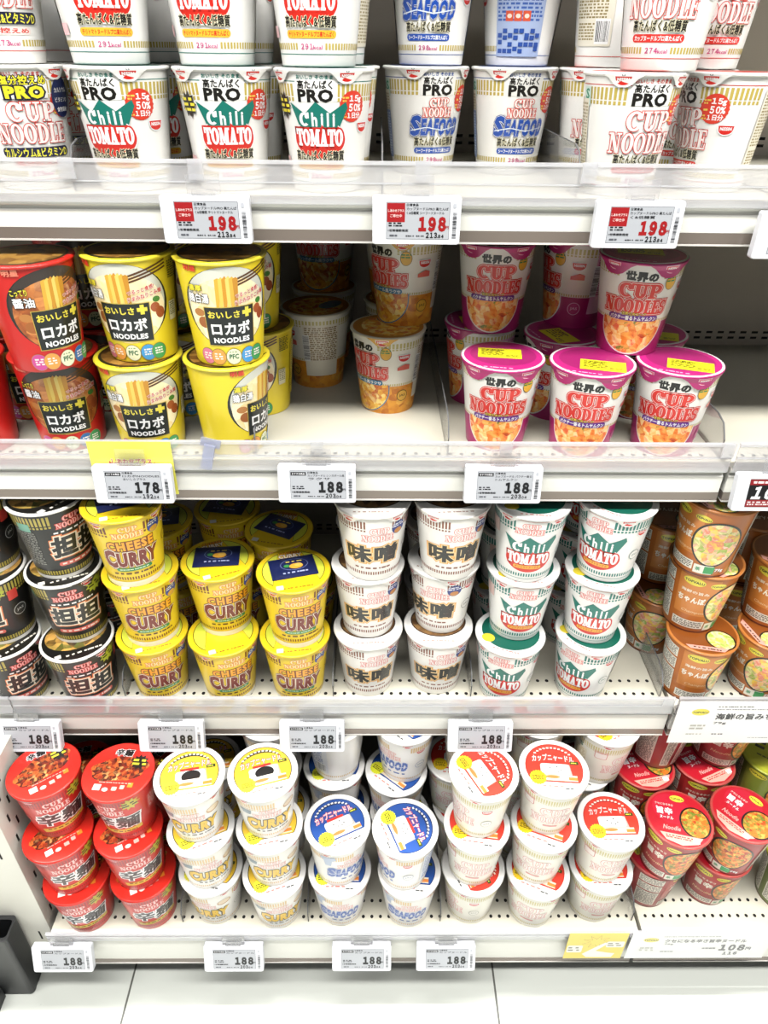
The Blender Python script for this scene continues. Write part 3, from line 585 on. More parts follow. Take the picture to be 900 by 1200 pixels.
#            kind                        body       foot/rim   tall   look on the label                       tabs(x mm)
DESIGN = {
 'chilipro': ('chili_tomato_noodle_cup', '#fbfaf6', '#fbfaf6', False, 'white chili tomato protein', (26, -36), d_chilipro),
 'seapro':   ('seafood_noodle_cup',      '#fbfaf6', '#fbfaf6', False, 'white-blue seafood protein', (-26, 34), d_seapro),
 'cuppro':   ('protein_noodle_cup',      '#fbfaf6', '#fbfaf6', False, 'white red-lettered protein', (-26, 26), d_cuppro),
 'saltpro':  ('low_salt_noodle_cup',     '#fbfaf6', '#fbfaf6', False, 'white yellow-lettered protein', (28, -28), d_saltpro),
 'torip':    ('low_carb_noodle_cup',     '#f5dc2e', '#f7e23e', True,  'yellow chicken broth', (), d_torip),
 'shoyu':    ('soy_sauce_noodle_cup',    '#d2201c', '#d8281f', True,  'red soy sauce', (), d_shoyu),
 'laksa':    ('laksa_noodle_cup',        '#faf6ea', '#f2ecd8', False, 'orange and white laksa', (28,), d_laksa),
 'tomyum':   ('tom_yum_noodle_cup',      '#fbf8f2', '#f6f2ee', False, 'magenta and white tom yum', (-27, 27), d_tomyum),
 'tantan':   ('black_noodle_cup',        '#161514', '#f4f2ec', False, 'black tantan', (20,), d_tantan),
 'cheese':   ('cheese_curry_noodle_cup', '#f6d52c', '#f2cf2a', False, 'yellow cheese curry', (-30, 34), d_cheese),
 'miso':     ('miso_noodle_cup',         '#fbf8f2', '#fbf8f2', False, 'white and brown miso', (-26, 28), d_miso),
 'chili':    ('chili_tomato_noodle_cup', '#fbfaf6', '#fbfaf6', False, 'white chili tomato', (-28, 28), d_chili),
 'champon':  ('champon_noodle_cup',      '#c06a22', '#c47a3a', False, 'orange-brown seafood champon', (), d_champon),
 'umakara':  ('spicy_store_noodle_cup',  '#a82228', '#b84a44', False, 'dark red hot', (), d_umakara),
 'green':    ('green_lid_noodle_cup',    '#6a7a2c', '#aeb23a', False, 'olive green', (), d_green),
 'karamen':  ('hot_ramen_noodle_cup',    '#d62a20', '#dc2a1e', False, 'bright red spicy ramen', (-30,), d_karamen),
 'curry':    ('curry_noodle_cup',        '#fbf8f2', '#faf8f4', False, 'white yellow-lettered curry', (-30, 30), d_curry),
 'sea':      ('seafood_noodle_cup',      '#fbf8f4', '#faf8f4', False, 'white blue-lettered seafood', (-30, 30), d_sea),
 'cup':      ('classic_noodle_cup',      '#faf6ea', '#faf8f4', False, 'cream pink-lettered classic', (-30, 30), d_cup),
}
TAB = {'tomyum': '#b62470', 'laksa': '#e0a83a', 'cheese': '#f3cf24', 'tantan': '#262420', 'karamen': '#dc2a1e'}
def make_parts(key):
    kind, body, foot, tall, look, tabs, fn = DESIGN[key]
    h = 112.0 if tall else 107.0; r0 = 36.4 if tall else 34.6
    rad = lambda y: r0 + (46.0 - r0) * min(max(y, 0), h - 4) / (h - 4)
    A, L = Art(), Art(); fn(A, L)
    if tall: A.items = [([(x, y * 1.03) for x, y in v], f, m, k) for v, f, m, k in A.items]
    b = MB(); bm = ink(body)
    pr = [(r0 - 4, 1.5), (r0 - 2.6, .25), (r0 - .6, .25), (r0 - .1, .9)] + [(rad(y), y) for y in (1.6, 20, 40, 60, 80, h - 6, h - 3.2)]
    b.lathe([(r * .001, z * .001) for r, z in pr], bm, 96, cap0=True)
    A.wrap(b, rad, R=40.0)
    rm = MB(); rm.lathe([(r * .001, z * .001) for r, z in ((45.4, h - 4.2), (46.8, h - 4.0), (48.2, h - 3.4), (48.6, h - 2.5), (48.4, h - 1.4), (47.4, h - .7), (46.2, h - .8), (45.8, h - 1.2))], ink({'tomyum': '#bf2a78'}.get(key, foot)), 72)
    ld = MB(); lm = {'chilipro': '#f6f6f2'}.get(key, foot)
    ld.lathe([(r * .001, z * .001) for r, z in ((47.9, h - 1.6), (47.7, h - .72), (46.8, h - .56), (45, h - .56), (30, h - .6), (10, h - .6))], ink(lm), 72, cap1=True)
    L.flat(ld, h - .54, .011)
    res = [('cup_body', b.mesh('cup_body')), ('rim', rm.mesh('rim')), ('lid', ld.mesh('lid'))]
    if tabs:
        T = Art(); c = TAB.get(key, foot); q = 1.35 if key == 'tomyum' else 1
        for x in tabs:
            T.shape([(x + a * q, h - b * q) for a, b in ((-17, 1.7), (-12, 5), (-7, 10.5), (-3, 12.4), (3, 12.4), (7, 10.5), (12, 5), (17, 1.7))], c)
            badge(T, x, h - 7.4, 12.5, '#d8281f' if key not in ('tomyum', 'karamen') else '#e04a62', '#ffffff' if key != 'tomyum' else '#f4c4dc')
            T.text('U', x, h - 2.9, 2.2, 1.2, '#4a4a4a', .03) if key.endswith('pro') else None
        rt = lambda y: (48.9 if y > h - 3 else 48.9 - (h - 3 - y) / 5 * (48.9 - rad(h - 8) - 1.5) if y > h - 8 else rad(y) + 1.5)
        t = MB(); T.wrap(t, rt, off=.1, step=.03, cut=2.0); res.append(('pull_tab', t.mesh('pull_tab')))
    return res
_parts = {}
def cup(key, x, y, z, rot, label, group, extra=()):
    if key not in _parts: _parts[key] = make_parts(key)
    root = empty(DESIGN[key][0], (x, y, z), math.radians(rot)); tag(root, label, 'noodle cup', group)
    lid = None
    for n, me in _parts[key]:
        o = bpy.data.objects.new(n, me); COL.objects.link(o); o.parent = lid if n == 'pull_tab' else root
        if n == 'lid': lid = o
    for n, me, loc, rz in extra:
        o = bpy.data.objects.new(n, me); COL.objects.link(o); o.parent = lid; o.location = loc; o.rotation_euler = (0, 0, rz)
    return root
def sachet_mesh():
    b = MB(); n = 10; w, d = .030, .0215; navy = ink('#1a2350'); V = []
    for j in range(n + 1):
        for i in range(n + 1):
            u, v = i / n * 2 - 1, j / n * 2 - 1; puff = .0028 * (1 - u ** 4) * (1 - v ** 4)
            V.append((u * w, v * d, .0008 + puff))
    F = [(j * (n + 1) + i, j * (n + 1) + i + 1, (j + 1) * (n + 1) + i + 1, (j + 1) * (n + 1) + i) for j in range(n) for i in range(n)]
    b.add(V, F, navy, True); b.add([(p[0], p[1], .0002) for p in V], [tuple(reversed(f)) for f in F], navy)
    A = Art(); A.ring(2, 2, 18, 12, .5, '#8a9ad0'); A.fine(3, 8, 22, 4, '#e8d060', 1, 5); A.ell(4, -2, 9, 5.5, '#e8a83a'); A.ell(7, 0, 5, 3.5, '#f2c25a'); A.ell(-8, 0, 4, 3, '#3f8f4a'); A.fine(2, -14, 34, 4, '#aab4dc', 1, 3)
    zf = lambda x, y: .9 + 2.8 * (1 - (x / 30) ** 4) * (1 - (y / 21.5) ** 4)
    A.flat(b, 0, .02, lambda x, y, z: (x * .001, y * .001, (zf(x, y) + z + .25) * .001))
    return b.mesh('seasoning_sachet')
def sticker_mesh():
    b = MB(); A = Art(); b.box(-.025, .025, -.015, .015, -.00004, .00006, ink('#f2ea2e')); A.rect(0, 0, 50, 30, '#f2ea2e')
    A.fine(-8, 2, 26, 20, '#5a5414', 5, 3); A.bars(-8, 9, 20, 5, '#3a380c', 4); A.fine(14, -7, 14, 6, '#6a641a', 2, 6); A.flat(b, .07, .012)
    return b.mesh('price_sticker')

# ------------------------------------------------------------------ the setting
UX0, UX1 = -.505, .409
BACK = 1.112
SHELF = {1: (EYE - .1235, .735, .028), 2: (EYE - .402, .705, .034), 3: (EYE - .784, .680, .042), 4: (EYE - 1.160, .555, .072)}
def tile_floor():
    m = bpy.data.materials.new('floor_tiles'); m.use_nodes = True; nt = m.node_tree; n = nt.nodes; l = nt.links; p = n['Principled BSDF']
    p.inputs['Roughness'].default_value = .28
    tc = n.new('ShaderNodeTexCoord'); mp = n.new('ShaderNodeMapping'); mp.inputs['Location'].default_value = (.4, .0, 0)
    b = n.new('ShaderNodeTexBrick'); b.offset = 0; b.inputs['Scale'].default_value = 1; b.inputs['Brick Width'].default_value = .6; b.inputs['Row Height'].default_value = .6
    b.inputs['Mortar Size'].default_value = .0016; b.inputs['Mortar Smooth'].default_value = 0; b.inputs['Color1'].default_value = lin('#adb0aa'); b.inputs['Color2'].default_value = lin('#aaada7'); b.inputs['Mortar'].default_value = lin('#4c4c48')
    nz = n.new('ShaderNodeTexNoise'); nz.inputs['Scale'].default_value = 90; nz.inputs['Detail'].default_value = 1
    r = n.new('ShaderNodeValToRGB'); r.color_ramp.elements[0].position = .16; r.color_ramp.elements[0].color = lin('#8a8a84'); r.color_ramp.elements[1].position = .19; r.color_ramp.elements[1].color = (1, 1, 1, 1)
    mx = n.new('ShaderNodeMix'); mx.data_type = 'RGBA'; mx.blend_type = 'MULTIPLY'; mx.inputs[0].default_value = 1
    l.new(tc.outputs['Object'], mp.inputs[0]); l.new(mp.outputs[0], b.inputs['Vector']); l.new(tc.outputs['Object'], nz.inputs['Vector']); l.new(nz.outputs['Fac'], r.inputs[0])
    l.new(b.outputs['Color'], mx.inputs[6]); l.new(r.outputs[0], mx.inputs[7]); l.new(mx.outputs[2], p.inputs['Base Color'])
    return m
f = MB(); f.box(-2.6, 2.6, -2.4, 1.3, -.05, 0, tile_floor()); tag(f.build('floor'), None, None, kind='structure')
CREAM = mat('#e4dfcd', .42); WHITE = mat('#f1f0e8', .36); BLACK = mat('#0d0d0d', .6); PANEL = mat('#d6ccbe', .5)
w = MB(); w.box(-2.6, 2.6, BACK, BACK + .03, 0, 2.05, PANEL)
HOLE = mat('#12100e', .8)
for s in (1, 2, 3, 4):
    for dz in (.012, .021):
        for i in range(100):
            x = UX0 + .009 + i * .0185; z = SHELF[s][0] + dz
            w.add([(x - .005, BACK - .0003, z - .0018), (x + .005, BACK - .0003, z - .0018), (x + .005, BACK - .0003, z + .0018), (x - .005, BACK - .0003, z + .0018)], [(0, 1, 2, 3)], HOLE)
tag(w.build('wall_back'), None, None, kind='structure')
# the upright end panel to the left of the bottom shelf, slotted along its edges
w = MB(); w.box(-1.2, -.512, .572, BACK, 0, SHELF[3][0] - .03, mat('#eceadf', .4))
for z0 in range(16):
    z = .06 + z0 * .047
    for y in (.592, .606): w.add([(-.5117, y - .002, z + (.0235 if y > .6 else 0) - .008), (-.5117, y + .002, z + (.0235 if y > .6 else 0) - .008), (-.5117, y + .002, z + (.0235 if y > .6 else 0) + .008), (-.5117, y - .002, z + (.0235 if y > .6 else 0) + .008)], [(0, 1, 2, 3)], HOLE)
for z in (.333, .107): w.add([(-.533, .5717, z - .012), (-.530, .5717, z - .012), (-.530, .5717, z + .012), (-.533, .5717, z + .012)], [(0, 1, 2, 3)], HOLE)
tag(w.build('wall_left'), None, None, kind='structure')
k = MB(); k.box(-.51, 1.5, .66, .70, 0, SHELF[4][0] - .074, BLACK); tag(k.build('baseboard_front'), None, None, kind='structure')

ORD = {1: 'top', 2: 'second', 3: 'third', 4: 'bottom'}
RAILC = lambda: clear('clear_rail', haze=.36, gloss=.25)
BEAD = lambda: clear('clear_rail_edge', haze=.55, gloss=.4)
SMOKE = mat('#8d8279', .22, .25)
def shelf(s, x0, x1, label):
    z, yf, hl = SHELF[s]
    root = empty('store_shelf', ((x0 + x1) / 2, yf, z)); tag(root, label, 'shelf', 'shelves of the noodle gondola'); ox = -(x0 + x1) / 2
    a, b = x0 + ox, x1 + ox
    d = MB(); d.box(a, b, .012, BACK - yf - .001, -.018, 0, CREAM)
    if s >= 2:
        for row, off in ((.030, 0), (.055, .003)):
            i = 0; x = a + .012
            while x < b - .012:
                r = .0026
                if s > 2 or row < .04:
                    d.add([(x + r * math.cos(t) , row + r * 1.1 * math.sin(t), .0002) for t in [2 * PI * q / 12 for q in range(12)]], [tuple(range(12))], HOLE)
                i += 1; x += .0136
    d.build('deck', root)
    l = MB(); l.extrude_x([(.0125, 0), (.0, -.0012), (0, -.0065), (.0035, -.0085), (.0035, -.0105), (.0012, -.0125), (.0012, -hl), (.0125, -hl)], a, b, WHITE); lip = l.build('front_lip', root)
    c = MB(); c.box(a, b, .0005, .010, -hl - .0105, -hl - .0002, SMOKE); c.box(a, b, -.0006, .010, -hl - .0122, -hl - .0106, mat('#e6e2dc', .3)); c.build('ticket_channel', lip)
    return root
def rail(s, x0, x1, label, h, joints=()):
    z, yf, hl = SHELF[s]
    root = empty('acrylic_rail', ((x0 + x1) / 2, yf - .004, z)); tag(root, label, 'rail', 'clear rails along the shelf fronts'); a, b = x0 - (x0 + x1) / 2, x1 - (x0 + x1) / 2
    m = MB(); m.box(a, b, 0, .0022, -.004, h - .003, RAILC()); m.build('rail_sheet', root)
    m = MB(); m.box(a, b, -.0012, .0034, h - .003, h, BEAD()); m.build('rail_edge', root)
    m = MB(); m.box(a, b, -.0006, .0028, h * .42, h * .42 + .0012, BEAD()); m.build('rail_bead', root)
    for j in joints:
        x = j - (x0 + x1) / 2; m = MB(); m.box(x - .007, x + .007, -.003, -.0013, h * .5, h + .001, RAILC()); m.build('rail_clip', root)
    return root
for s in (1, 2, 3, 4):
    UX1 = {1: .405, 2: .405, 3: .421, 4: .417}[s]
    if s < 3: UX0 = -1.42
    else: UX0 = -.505
    shelf(s, UX0, UX1, 'white steel shelf, %s one in the middle bay, with clear front rail' % ORD[s])
    shelf(s, UX1 + .006, 1.32, 'white steel shelf at the right edge, %s one, beyond the seam' % ORD[s])
    if s == 3: shelf(s, -1.42, UX0 - .002, 'white steel shelf at the left edge, %s one, running out of view' % ORD[s])
    h = {1: .034, 2: .033, 3: .028, 4: .017}[s]
    rail(s, UX0, UX1, 'clear acrylic rail along the front of the %s shelf, middle bay' % ORD[s], h, {1: (-.29, -.17, .043, .2), 2: (-.066, .146, .398), 3: (.41,), 4: (.405,)}[s])
    if s > 1: rail(s, UX1 + .006, 1.32, 'clear acrylic rail along the %s shelf right of the seam' % ORD[s], h)
    if s == 3: rail(s, -1.42, UX0 - .002, 'clear acrylic rail along the %s shelf at the left edge' % ORD[s], h)
o = MB(); o.box(-1.42, 1.32, .75, BACK - .001, 1.60, 1.63, CREAM); o.box(-1.42, 1.32, .74, .752, 1.575, 1.63, WHITE); tag(o.build('unseen_upper_shelf_1'), None, None, kind='structure')  # next shelf up, out of view, added to shade the top row of cups

def divider(s, x, label):
    z, yf, hl = SHELF[s]; n = MB()
    y0, y1, h = .022, BACK - yf - .03, .045
    pts = [(y0, .0008), (y0, h * .55), (y0 + .012, h * .9), (y0 + .03, h), (y1, h), (y1, .0008)]
    n.extrude_x(pts, -.0007, .0007, clear('clear_divider', haze=.03, gloss=.05))
    root = empty('lane_divider', (x, yf, z)); tag(root, label, 'divider', 'clear dividers between the rows of cups')
    n.build('divider_sheet', root)
    e = MB()
    for (ya, za), (yb, zb) in zip(pts[:-2], pts[1:-1]): e.extrude_x([(ya, za), (yb, zb), (yb + .0007, zb - .0013), (ya + .0012, za - .0006)], -.0008, .0008, clear('divider_edge', tint='#9a9a94', haze=.25, gloss=.4))
    e.build('divider_edge', root)
DIV = {2: ((-.14, 'between the yellow cups and the laksa cups'), (.084, 'between the laksa cups and the tom yum cups'), (.405, 'at the right end, beside the empty bay')),
       3: ((-.358, 'between the black cups and the yellow cups'), (-.060, 'between the yellow cups and the miso cups'), (.138, 'between the miso cups and the chili tomato cups'), (.412, 'right of the chili tomato cups')),
       4: ((-.302, 'between the red ramen cups and the curry cups'), (-.104, 'between the curry cups and the seafood cups'), (.105, 'between the seafood cups and the classic cups'), (.41, 'left of the dark red hot noodle cups')),
       1: ((-.297, 'left of the chili tomato cups'), (.005, 'between the chili tomato cups and the seafood cups'), (.198, 'left of the red-lettered cups'))}
for s, lst in DIV.items():
    for x, t in lst: divider(s, x, 'low clear divider on the %s shelf, %s' % (ORD[s], t))

# ------------------------------------------------------------------ price tags and cards
def on_front(A, mb, y=0.0, step=.00002):
    A.flat(mb, 0, 1, lambda x, yy, z: (x * .001, y - z * step, yy * .001))
def price_tag(x, y, z, tilt, style, price, incl, name1, name2, label, clip=True):
    root = empty('price_tag', (x, y, z), 0, math.radians(-tilt)); root.scale = [{0: .92, 8: .96}.get(tilt, 1)] * 3; tag(root, label, 'price tag', 'electronic price tags on the shelf fronts')
    b = MB(); b.box(-.046, .046, 0, .0105, -.0235, .0235, mat('#eef0f6', .3), .0012); case = b.build('tag_case', root)
    A = Art(); dk = {'black': '#101012'}.get(style, '#b9bcc2')
    A.rrect(1.5, 0, 66, 36.5, .6, '#6c6f76'); A.rrect(1.5, 0, 65, 35.5, .5, dk)
    ink_ = '#1c1d22'
    if style == 'black':
        A.rect(1.5, 14, 65, 7, '#8e1c22'); A.fine(-2, 14, 50, 5, '#f0e4e4', 1, 4); A.text(wide('10'), -12, .5, 24, 15, '#f4f4f6', .05, slant=.2, sp=.7); A.rect(1.5, -13, 65, 9, '#8e1c22'); A.fine(0, -13, 58, 6, '#f0e4e4', 2, 5)
        A.text('%', 12, 0, 10, 9, '#c8282c', .04)
    else:
        if style == 'red': A.rect(-21.5, 8, 18.6, 18.6, '#a51d22'); A.text('しあわせプラス', -21.5, 10, 16.5, 2.6, '#f4e4e0', .02); A.text('ご奉仕中', -21.5, 5, 12, 3, '#f0d0cc', .02)
        else: A.rect(-21.5, 14, 18, 4.6, '#17181c'); A.text('おすすめ商品', -21.5, 14, 15, 2.6, '#e8e8ec', .02)
        x0 = -11
        A.text('日清食品', x0 + 6.5, 15.6, 12, 2.6, ink_, .03); A.text(name1, x0 + 22, 11.8, 43, 2.9, ink_, .015); A.text(name2, x0 + 20 - (6 if len(name2) < 9 else 0), 7.8, 39 if len(name2) > 8 else 26, 2.9, ink_, .015)
        c = '#a3191d' if style == 'red' else '#17181c'
        A.text(wide(price), 16.5, -3, 27, 12.5, c, .075, sp=.7); A.text('円', 32.3, -6.2, 2.6, 3, c, .03)
        A.text(wide(incl[:3]), 16, -14, 11.5, 5.2, '#141418', .05, sp=.66); A.text(incl[3] + wide(incl[4:]), 25.5, -15, 6.5, 3.2, '#141418', .045, sp=.66)
        A.fine(-22, -3.5, 14, 5, ink_, 2, 5); A.text('1世帯様数限定', -19, -9.4, 21, 2.4, ink_, .03); A.fine(-24, -14.5, 8, 3.2, '#5c5e66', 1, 6); A.fine(-6, -14.8, 10, 2, ink_, 1, 7); A.fine(4, -14.8, 8, 2, ink_, 1, 8)
    A.bars(39.6, -4, 4.2, 26, '#2a2b31', 7, False); A.rrect(39, 15, 3, 4, .5, '#c3c6ce')
    d = MB(); on_front(A, d, -.00008); d.build('tag_display', case)
    if clip:
        c = MB(); c.box(-.017, .017, .0035, .006, .0236, .043, clear('clear_clip', haze=.10, gloss=.3)); c.box(-.012, .012, .001, .0034, .0236, .029, clear('clear_clip', haze=.10, gloss=.3)); c.build('tag_clip', root)
    return root
K = 'カップヌードル'
Y1, Y2, Y3, Y4 = .735 - .018, .705 - .018, .68 - .021, .555 - .021
price_tag(-.163, Y1, EYE - .140, 0, 'red', '198', '213.84', K + 'PRO 高たんぱ', 'く&低糖質 チリトマトヌードル', 'white 198 yen price tag under the chili tomato protein cups, top shelf')
price_tag(.038, Y1, EYE - .139, 0, 'red', '198', '213.84', K + 'PRO 高たんぱ', 'く&低糖質 シーフードヌードル', 'white 198 yen price tag under the blue seafood protein cups, top shelf')
price_tag(.2515, Y1, EYE - .141, 0, 'red', '198', '213.84', K + 'PRO 高たんぱ', 'く&低糖質', 'white 198 yen price tag under the red-lettered protein cups, top shelf')
price_tag(.412, Y1, EYE - .150, 0, 'grey', '188', '203.04', K, '', 'white price tag cut off by the right edge, top shelf', False)
price_tag(-.2745, Y2 - .003, EYE - .4165, 8, 'grey', '178', '192.24', 'ロカボNOODLES', 'おいしさプラス', 'white 178 yen price tag in front of the yellow promo card')
price_tag(-.067, Y2, EYE - .4165, 8, 'grey', '188', '203.04', K + ' シンガポール風', 'ラクサ', 'white 188 yen price tag under the laksa cups, second shelf')
price_tag(.1455, Y2, EYE - .4165, 8, 'grey', '188', '203.04', K + ' パクチー香る', 'トムヤムクン', 'white 188 yen price tag under the tom yum cups, second shelf')
price_tag(.452, Y2 - .01, EYE - .419, 8, 'black', '10', '', '', '', 'price tag with a black and red 10 display at the right edge')
for x, w_ in ((-.490, 'below the black tantan cups at the left edge'), (-.288, 'below the yellow cheese curry cups'), (-.089, 'below the gap between cheese curry and miso cups'), (.150, 'below the chili tomato cups')):
    price_tag(x, Y3, EYE - .818, 18, 'grey', '188', '203.04', K, '', 'white 188 yen tag, third shelf, ' + w_, True)
for x, w_ in ((-.483, 'at the left end below the red cups'), (-.218, 'below the white curry cups'), (-.019, 'below the blue seafood cups'), (.1125, 'below the cream classic cups')):
    price_tag(x, Y4, EYE - 1.186, 20, 'grey', '188', '203.04', K, '', 'white 188 yen tag, bottom shelf, ' + w_, True)

def card(name, x0, x1, y, z0, z1, ground, fn, label, cat, tilt=0):
    root = empty(name, ((x0 + x1) / 2, y, (z0 + z1) / 2), 0, math.radians(-tilt)); tag(root, label, cat)
    b = MB(); W, Hh = (x1 - x0) / 2, (z1 - z0) / 2; b.box(-W, W, 0, .0009, -Hh, Hh, ink(ground)); b.build('card_sheet', root)
    A = Art(); fn(A, W * 2000, Hh * 2000); d = MB(); on_front(A, d, -.00008); d.build('card_print', root)
def promo(A, w, h):
    A.ell(0, 8, 26, 6.5, '#d43a36'); A.ell(1, 9.4, 25.5, 5.6, '#f6ee5e'); A.outlined('しあわせプラス', 0, 9.4, 45, 6.5, '#d43a36', '#fbf6c4', .03, .1); A.rrect(0, 2.2, 22, 2.4, 1, '#d43a36'); A.ring(0, -6, 16, 4, .5, '#a8a060')
card('promo_card', -.322, -.229, .705 - .0065, EYE - .437, EYE - .369, '#f5ee62', promo, 'yellow promo card with red lettering behind the 178 yen tag', 'card')
def seafood_card(A, w, h):
    oval_mark(A, -w / 2 + 33, 22, 25, '#f2e34a'); A.fine(-w / 2 + 82, 33, 52, 3, '#4a4a4e', 1, 3); A.fine(-w / 2 + 100, 27.5, 90, 2.6, '#8a8a8e', 1, 4)
    A.text('海鮮の旨みちゃんぽん', -w / 2 + 126, 13, 138, 12.5, '#2b2b30', .03); A.text('79g', -w / 2 + 66, -1, 18, 5.5, '#5c5c60', .01); A.text('本体価格', -w / 2 + 160, -15, 22, 5, '#2a2a2e', .04)
    A.fine(-w / 2 + 36, -9, 22, 12, '#b8b8ae', 2, 6); A.fine(-w / 2 + 36, -24, 26, 4, '#c4c4ba', 1, 7); A.fine(-w / 2 + 70, -24, 20, 4, '#6c6c70', 1, 8); A.fine(-w / 2 + 130, -32, 30, 2.4, '#b0b0b4', 1, 8)
card('shelf_card', .425, .667, .68 - .0105, EYE - .842, EYE - .755, '#f6f6f4', seafood_card, 'white shelf card for the seafood champon cups on the third shelf', 'card')
def hot_card(A, w, h):
    oval_mark(A, -w / 2 + 32, 18, 24, '#f0e478'); A.fine(-w / 2 + 95, 28, 90, 2.6, '#a4a4a6', 1, 4); A.text('クセになる辛さ旨辛ヌードル', -w / 2 + 118, 15, 128, 10, '#6e6e72', .02); A.text('76g', -w / 2 + 62, 5, 14, 5, '#8a8a8e', .01)
    A.text(wide('108'), -w / 2 + 165, -6, 38, 17, '#6a6a6e', .06, sp=.7); A.text('円', -w / 2 + 191, -9, 8, 8, '#8a8a8e', .03); A.text(wide('116'), -w / 2 + 166, -24, 22, 8, '#7a7a7e', .045, sp=.68); A.text('本体価格', -w / 2 + 128, -8, 22, 4, '#8a8a8e', .03); A.fine(-w / 2 + 64, -18, 22, 4, '#9a9a9e', 1, 6); A.fine(-w / 2 + 30, -10, 22, 14, '#c8c8be', 2, 7)
card('shelf_card', .400, .622, .555 - .0085, EYE - 1.214, EYE - 1.135, '#f4f4f2', hot_card, 'white 108 yen shelf card on the bottom shelf, right of the yellow card', 'card')
def burst_card(A, w, h):
    A.star(0, 14, 20, 9, 9, '#4a463c', 1.2); A.star(0, 14, 19, 8.4, 9, '#f3d958', 1.2); A.shape([(-18, -24), (-8, -12), (6, 4), (14, 12), (18, 8), (8, -6), (2, -14), (22, -20), (34, -22), (30, -34), (-10, -34)], '#f6f4ec'); A.rrect(-32, -8, 24, 22, 3, '#f4f2e6'); A.rrect(30, 6, 28, 18, 3, '#f4f2e6')
    A.fine(-32, -8, 20, 15, '#8a867a', 2, 3); A.fine(30, 6, 24, 12, '#8a867a', 2, 5)
card('sale_card', .302, .394, .555 - .0085, EYE - 1.214, EYE - 1.137, '#f3d958', burst_card, 'yellow and white sale card clipped to the bottom shelf lip', 'card')
c = MB(); c.box(-.006, .006, 0, .005, -.014, .016, clear('blue_clip', tint='#c4cdf2', haze=.35, gloss=.4)); c.box(-.011, .011, .0055, .008, .012, .022, clear('blue_clip', haze=.3)); tag(c.build('plastic_clip', None, (-.188, .705 - .0135, EYE - .386), (0, .25, 0)), 'small bluish clear plastic clip on the second shelf, right of the yellow card', 'clip')

# the black box on the floor, bottom left
root = empty('black_box', (-.66, .55, 0)); tag(root, 'black plastic box with a yellow striped foot, on the floor before the slotted panel', 'box')
b = MB(); P0 = rounded(-.11, .11, -.019, .019, .006)
n = len(P0); V = [(x * .97, y, 0.002) for x, y in P0] + [(x, y * 1.04, .172) for x, y in P0] + [(x * .97, y * .7, .172) for x, y in P0] + [(x * .93, y * .6, .02) for x, y in P0]
b.add(V, [tuple(range(n))[::-1]] + [(k * n + i, k * n + (i + 1) % n, (k + 1) * n + (i + 1) % n, (k + 1) * n + i) for k in range(3) for i in range(n)] + [tuple(3 * n + i for i in range(n))], mat('#16181a', .45)); b.build('box_shell', root)
b = MB(); b.box(-.11, .062, -.044, -.021, 0, .028, mat('#16181a', .45))
for i in range(10): b.add([(-.11 + i * .0166, -.0443, .002), (-.11 + (i + 1) * .0166, -.0443, .002), (-.11 + (i + 1) * .0166 + .006, -.0443, .026), (-.11 + i * .0166 + .006, -.0443, .026)], [(0, 1, 2, 3)], mat('#e8d02a' if i % 2 else '#16181a', .4))
b.build('striped_foot', root)

